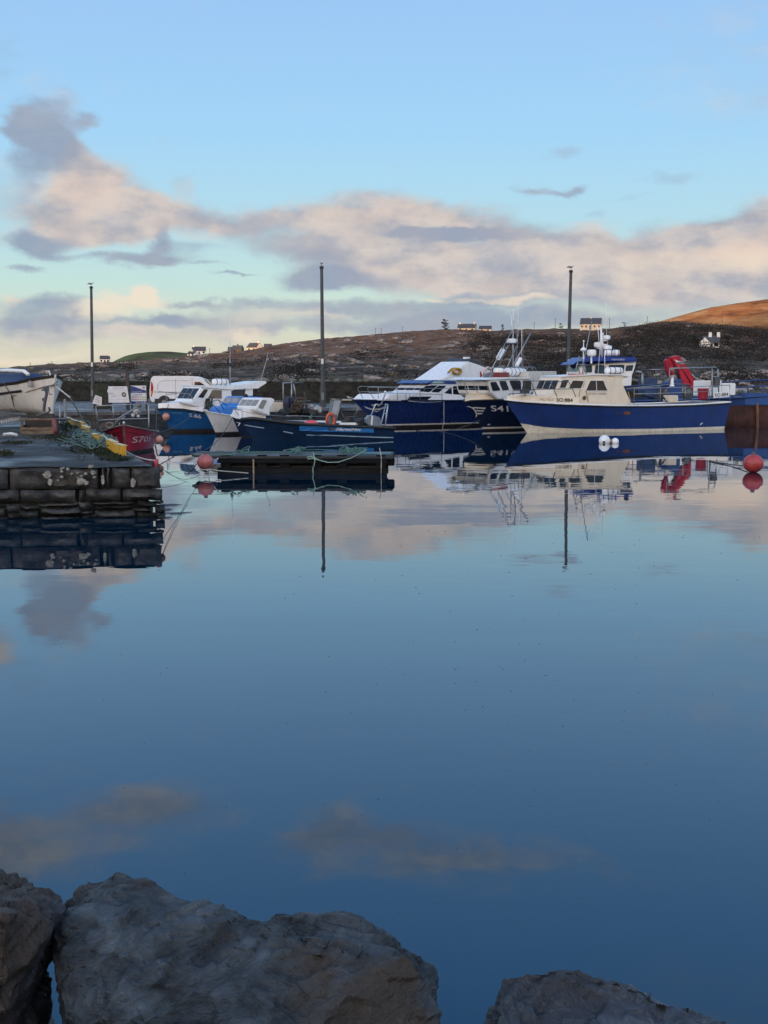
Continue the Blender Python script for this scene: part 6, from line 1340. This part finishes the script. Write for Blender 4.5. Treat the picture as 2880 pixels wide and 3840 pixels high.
# yellow rubbing panels along the pier edge
YTOP = paint('yellow_bleached', (.58, .47, .25), .5, var=.15)
def edge_x(y): return F1.x + (PB.x - F1.x) * (y - F1.y) / (PB.y - F1.y)
def yellow(u0, v0, u1, v1, hpx, label, ribs=5, lean=0.0):
    """panel standing on the pier edge; (u, v) are the bottom pixels of its far and near ends"""
    A, B_ = onz(u0, v0, ZP + .03), onz(u1, v1, ZP + .03); d = B_ - A; L_ = d.length; d.normalize(); n = Vector((-d.y, d.x, 0)); h = hpx * .74 * B_.y / FPX
    o = empty('edge_fender', A, 0, label, 'fender', 'yellow plastic fenders along the pier edge'); mb = MB(); k2 = ribs * 4; rows_ = []
    for z in (0, h * .5, h * .94):
        rows_.append([d * (L_ * i / k2) + n * (.05 + (.022 if i % 4 in (1, 2) else 0)) + Vector((0, 0, z)) for i in range(k2 + 1)])
    mb.grid(rows_); mb.grid([[p - n * .10 for p in r_] for r_ in rows_]); mb.grid([rows_[2], [p - n * .10 for p in rows_[2]]]); mb.grid([[r_[0] for r_ in rows_], [r_[0] - n * .10 for r_ in rows_]]); mb.grid([[r_[-1] for r_ in rows_], [r_[-1] - n * .10 for r_ in rows_]])
    mb.build('panel', YELL, o, fix=True)
    MB().prism([n * .085 + Vector((0, 0, h * .94)), d * L_ + n * .085 + Vector((0, 0, h * .94)), d * L_ - n * .06 + Vector((0, 0, h * .94)), -n * .06 + Vector((0, 0, h * .94))], (0, 0, 0), (0, 0, .025)).build('cap', YTOP, o, bevel=.01)
yellow(405, 1683, 434, 1698, 54, 'yellow ribbed edge fender second nearest the pier corner')
yellow(436, 1700, 466, 1709, 52, 'yellow ribbed edge fender nearest the pier corner')
yellow(350, 1655, 362, 1660, 42, 'narrow yellow edge fender left of the rope-wrapped pair', 2)
yellow(366, 1661, 380, 1664, 44, 'narrow yellow edge fender wrapped in green rope', 2)
yellow(312, 1622, 332, 1632, 40, 'yellow edge fender half under the heap of green rope', 3)
yellow(297, 1604, 310, 1612, 36, 'yellow edge fender just left of the rope heap', 3)
yellow(269, 1594, 297, 1603, 30, 'broad yellow edge fender third from the far end', 4)
yellow(252, 1580, 267, 1588, 22, 'yellow edge fender farthest along the pier', 3)
# green rope heap
rr = random.Random(31); path = []
for k in range(34):
    t = rr.random(); u = 300 + 88 * t + rr.gauss(0, 9); v = 1592 + 66 * t + rr.gauss(0, 11); p = onz(u, v, ZP + .10 + .30 * rr.random() * math.exp(-((u - 345) / 34) ** 2))
    a, r1, t0 = rr.uniform(0, 6.28), rr.uniform(.14, .42), rr.uniform(0, 6)
    for i in range(11):
        q2 = p + Vector((r1 * math.cos(t0 + i * .42), r1 * 1.6 * math.sin(t0 + i * .42), .09 * math.sin(i * .9 + a))); q2.z = max(ZP + .05, q2.z - .06); path.append(q2)
o = MB().tube(path, .013, 5).build('rope', paint('sea_green_rope', (.13, .21, .19), .9, var=.6, scale=14)); tag(o, 'tangled heap of sea-green rope over the yellow fenders', 'rope')
for k in range(8):
    v = 1640 + 5 * k; l = [onz(335 - i * (11 + 2 * (k % 3)) + rr.uniform(-3, 3), v + 6 * math.sin(i * 1.1 + k) - i * .6 * (k % 2), ZP + .06) for i in range(9)]
    o = MB().tube(l, .012, 4).build('rope', paint('slack_green_rope', (.12, .19, .16), .9, var=.5, scale=14)); tag(o, 'slack green rope end trailing over the wet pier top', 'rope', 'slack rope ends on the pier')
o = MB().tube([PBOAT.O + PBOAT.d * 5.45 + Vector((0, 0, 1.0)), at(262, 1490, 40.0), at(292, 1540, 41.5), at(312, 1580, 43.0), at(330, 1602, 42.0)], .028, 6).build('rope', ROPEW); tag(o, 'taut pale bow rope from the white boat down to the pier edge', 'rope')
p0, p1 = onz(246, 1588, ZP), at(245, 1498, onz(246, 1588, ZP).y)
o = empty('ladder_post', p0, 0, 'grey steel post at the far pier edge behind the white boat', 'post'); MB().tube([(0, 0, 0), (0, 0, p1.z - ZP)], .055, 8).build('post', STEEL, o); MB().tube([(-.25, 0, 0), (-.25, .2, p1.z - ZP - .2), (0, 0, p1.z - ZP)], .03, 6).build('brace', STEEL, o)
p = onz(305, 1727, ZP + .02); o = MB().tube([p + Vector((.07 * math.cos(k * .52), .03, .08 + .07 * math.sin(k * .52))) for k in range(12)], .014, 6, closed=True).build('mooring_ring', paint('rusty_ring', (.05, .035, .03), .7, rust=.4)); tag(o, 'small iron mooring ring set in the wet front of the pier top', 'ring')
o = MB().tube([onz(12, 1629, ZP + .04), onz(40, 1626, ZP + .06), onz(62, 1630, ZP + .04)], .05, 6).build('plank', LETW); tag(o, 'pale offcut lying on the pier left of the crate', 'plank')
# mooring line from the yellow fenders over the corner to the raft buoy
def sag(a, b_, s, n=14): return [a.lerp(b_, i / n) + Vector((0, 0, -s * 4 * (i / n) * (1 - i / n))) for i in range(n + 1)]
def line(pts, m, r, label):
    o = MB().tube(pts, r, 5).build('mooring_rope', m); return tag(o, label, 'rope', 'mooring ropes')
line(sag(onz(385, 1630, ZP + .35), at(470, 1690, 30.5), .04) + sag(at(472, 1692, 30.4), at(583, 1727, 26.2), .05), ROPEW, .018, 'pale rope running along the pier edge past the yellow fenders')
line(sag(at(586, 1738, 26.0), at(770, 1762, 36.6), .32), ROPEG, .006, 'upper dark rope from the pier corner to the pink raft buoy')
line(sag(at(588, 1742, 26.0), at(712, 1812, 31.5), .05), ROPEG, .005, 'dark rope slanting from the pier corner into the water')
line(sag(at(588, 1830, 25.4), at(700, 1806, 30.8), .03), ROPEG, .006, 'green rope end lying low off the pier front')
line(sag(RB.O + RB.d * 3.0 + RB.n * (.95 if RB.n.x > 0 else -.95) + Vector((0, 0, .75)), nb(734, 1541, 1.15), .25), ROPED, .022, 'grey rope from the red boat to the blue boat')
line(sag(nb(588, 1534, .0), at(583, 1700, 50.0), .0), ROPED, .02, 'dark rope hanging from the blue boat stem to the water')
line(sag(at(570, 1540, 70.5), nb(586, 1532, 0), .25), ROPED, .02, 'slack dark rope from the quay to the blue boat bow')
line(sag(at(1800, 1575, 64.5), at(1560, 1614, 67.0), .3), ROPED, .022, 'long dark rope crossing the cruiser hull from boat S413')
line(sag(at(870, 1568, 60.3), at(700, 1700, 41.0), .5), ROPED, .016, 'thin dark rope from the navy bow towards the raft')

# ------------------------------------------------------------------ floating raft
def raft():
    zt = .55; A, B_ = onz(815, 1776, 0), onz(1456, 1776, 0); A.y = B_.y = 37.3; x0, x1 = (815 - 1440) / FPX * 37.3, (1452 - 1440) / FPX * 37.3
    o = empty('raft', (x0, 37.3, 0), R(-1.2), 'long dark timber raft floating in front of the boats', 'raft'); L_ = x1 - x0; Dp = 2.3
    T = stone('tarred_timber', [(.003, .003, .004), (.006, .007, .008), (.014, .015, .016)], 1.6, rough=.8, wet=.25, bump=.5, dist=.02, stretch=(.5, 4, 4), spec=.12)
    top = MB()
    for k in range(7): top.box((L_ / 2 + .03 * math.sin(k * 5) - .42 * min(1, k * .4), .12 + k * .34, zt - .05), (L_ + .35 + .84 * min(1, k * .4), .31, .09))
    top.build('deck_planks', stone('wet_planks', [(.010, .012, .013), (.026, .031, .034), (.05, .058, .064)], 1.2, rough=.7, wet=.3, bump=.3, dist=.02, stretch=(.4, 3, 3)), o, bevel=.01)
    for nm, z, h in (('upper_beam', .40, .15), ('lower_beam', .08, .20)): 
        for y in (0, Dp - .1): MB().box((L_ / 2, y, z), (L_, .16, h)).build(nm, T, o, bevel=.015)
    for x in (.25, 1.4, 2.1, 3.1, 3.9, L_ - .2): MB().box((x, .03, .27), (.3, .12, .62)).build('upright', T, o, bevel=.01)
    MB().box((L_ / 2, Dp / 2, .05), (L_ - .3, Dp - .4, .35)).build('float_tank', RUBBER, o)
    MB().box((1.14, -.11, .22), (.045, .03, .46)).build('pale_batten', paint('pale_batten', (.30, .23, .15), .7), o)
    MB().box((L_ - .02, .35, zt - .2), (.5, .3, .25)).build('end_bracket', T, o, bevel=.02)
    MB().box((L_ - .5, .9, zt + .02), (1.2, .5, .03)).build('blue_tarp', paint('teal_tarp', (.06, .17, .20), .6), o)
    return o
RAFT = raft()
fender_buoy(770, 1732, 31, 36.6, 'large faded red round buoy at the left end of the raft', m=paint('raft_buoy', (.42, .12, .11), .45, var=.3, scale=4, grime=.4, grimec=(.28, .14, .12)), squash=.95, grp=None)
rr = random.Random(15)
for c_u, n, l in ((900, 3, 'small green rope coil on the raft behind the pale batten'), (1110, 7, 'knotted green rope coil at the middle of the raft top'), (1322, 13, 'largest green rope coil, near the right end of the raft top')):
    path = []
    for k in range(n):
        p = onz(c_u + rr.uniform(-22, 22) * (1 if n < 10 else 1.6), 1690 + rr.uniform(-6, 10), .62); t0 = rr.uniform(0, 6)
        path += [p + Vector((.14 * math.cos(t0 + i * .6), .14 * math.sin(t0 + i * .6), .03 + .06 * math.sin(i * .8 + t0))) for i in range(9)]
    mb = MB().tube(path, .014, 5)
    tag(mb.build('rope', ROPEG), l, 'rope')
tag(MB().tube([onz(780 + 60 * i, 1702 - 2.0 * i + 3 * math.sin(i * 1.7), .60) for i in range(11)], .013, 5).build('rope', ROPEG), 'long green rope laid along the middle of the raft deck', 'rope')
tag(MB().tube([onz(720 + 70 * i, 1706 - 1.6 * i + 4 * math.sin(i * 1.1), .60) for i in range(10)], .011, 5).build('rope', ROPEG), 'thin green rope along the raft deck starting behind the pink buoy', 'rope')
def fr(u, v, Y=37.12): return at(u, v, Y)
mb = MB(); mb.tube([fr(*q_) for q_ in ZF((985,95),(990,140),(1000,150),(1100,175),(1180,172),(1280,140),(1400,75))], .016, 5); mb.tube([fr(*q_) for q_ in ZF((985,100),(998,160),(990,200),(980,225),(985,260))], .018, 5)
for q_ in (ZF((935,135),(985,125),(1010,150)), ZF((940,150),(990,140),(1040,160)), ZF((960,120),(1000,160))): mb.tube([fr(*k) for k in q_], .018, 5)
o = mb.build('rope', paint('aqua_rope', (.24, .36, .30), .9)); tag(o, 'pale green mooring rope looped down the raft front', 'rope')
o = MB().tube([fr(*q_) for q_ in ZF((1500,60),(1514,140),(1512,260))], .014, 5).build('rope', ROPEW); tag(o, 'single thin rope hanging straight down the right end of the raft', 'rope')
mb = MB(); mb.tube([fr(u, v, 36.4) for u, v in ZF((90,235),(170,228),(260,240),(480,258))], .016, 5)
o = mb.build('rope', ROPEW); tag(o, 'pale rope running from the red buoy along the raft waterline', 'rope')
o = MB().tube([fr(u, v, 36.6) for u, v in ZF((245,140),(180,220),(170,255))], .02, 5).build('rope', ROPEW); tag(o, 'short pale rope from the raft corner down past the red buoy', 'rope')

# ------------------------------------------------------------------ other floats
fender_buoy(2825, 1738, 38, 37.7, 'large red mooring buoy floating alone at the right edge', m=REDB, squash=.92, grp=None)
o = empty('buoy', onz(2268, 1662, 0), 0, 'white double buoy floating before the navy boat', 'buoy'); r1 = .255
MB().ball((-.02, 0, .12), r1, 18, 12).build('float', WHITEG, o, smooth=True); MB().ball((.47, 0, .07), .17, 16, 10).build('small_float', WHITEG, o, smooth=True)
MB().tube([(.2, 0, .10), (.33, 0, .09)], .09, 10).build('collar', paint('collar_tan', (.30, .24, .18), .6), o); MB().ball((-.08, -.24, .06), (.06, .03, .05), 8, 6).build('eye', RUBBER, o)
line([onz(2805, 1748, .1), onz(2740, 1742, .03), onz(2660, 1730, .01)], ROPED, .02, 'dark rope floating from the red buoy')
mb = MB(); rr = random.Random(41)
for u, v, w in ((625,1895,24),(650,1893,18),(610,1912,10),(628,1911,8),(645,1926,34),(680,1924,22),(620,1942,14),(606,1900,8),(606,1925,7)):
    for k in range(9):
        p = onz(u + rr.gauss(0, w * .5), v + rr.gauss(0, 1.5), .012); a = rr.uniform(-.4, .4); l = rr.uniform(.05, .14)
        mb.add([p + Vector((-l, -.03, -.006)), p + Vector((l, -.03 + .06 * a, .004)), p + Vector((l * .8, .05, .010)), p + Vector((-l * .9, .04, .004))], [(0, 1, 2, 3)])
o = mb.build('seaweed', paint('bladder_wrack', (.015, .016, .012), .5), fix=False); tag(o, 'dark floating seaweed off the corner of the pier', 'seaweed', kind='stuff')
mb = MB(); rr = random.Random(77)
for k in range(330):
    v = 1990 + 1700 * rr.random() ** 1.25; u = rr.uniform(0, 2880) if rr.random() < .35 else rr.gauss(2050, 560)
    if not -50 < u < 2950: continue
    p = onz(u, v, 0); s = rr.uniform(.35, 1.1) * .0009 * p.y ** .75
    mb.ball(p, (s * 1.5, s * 1.2, s * .7), 8, 6)
o = mb.build('foam', paint('foam_bubble', (.05, .07, .09), .12, var=.6, scale=30), smooth=True); tag(o, 'tiny bubbles and specks floating over the calm water', 'foam', kind='stuff')
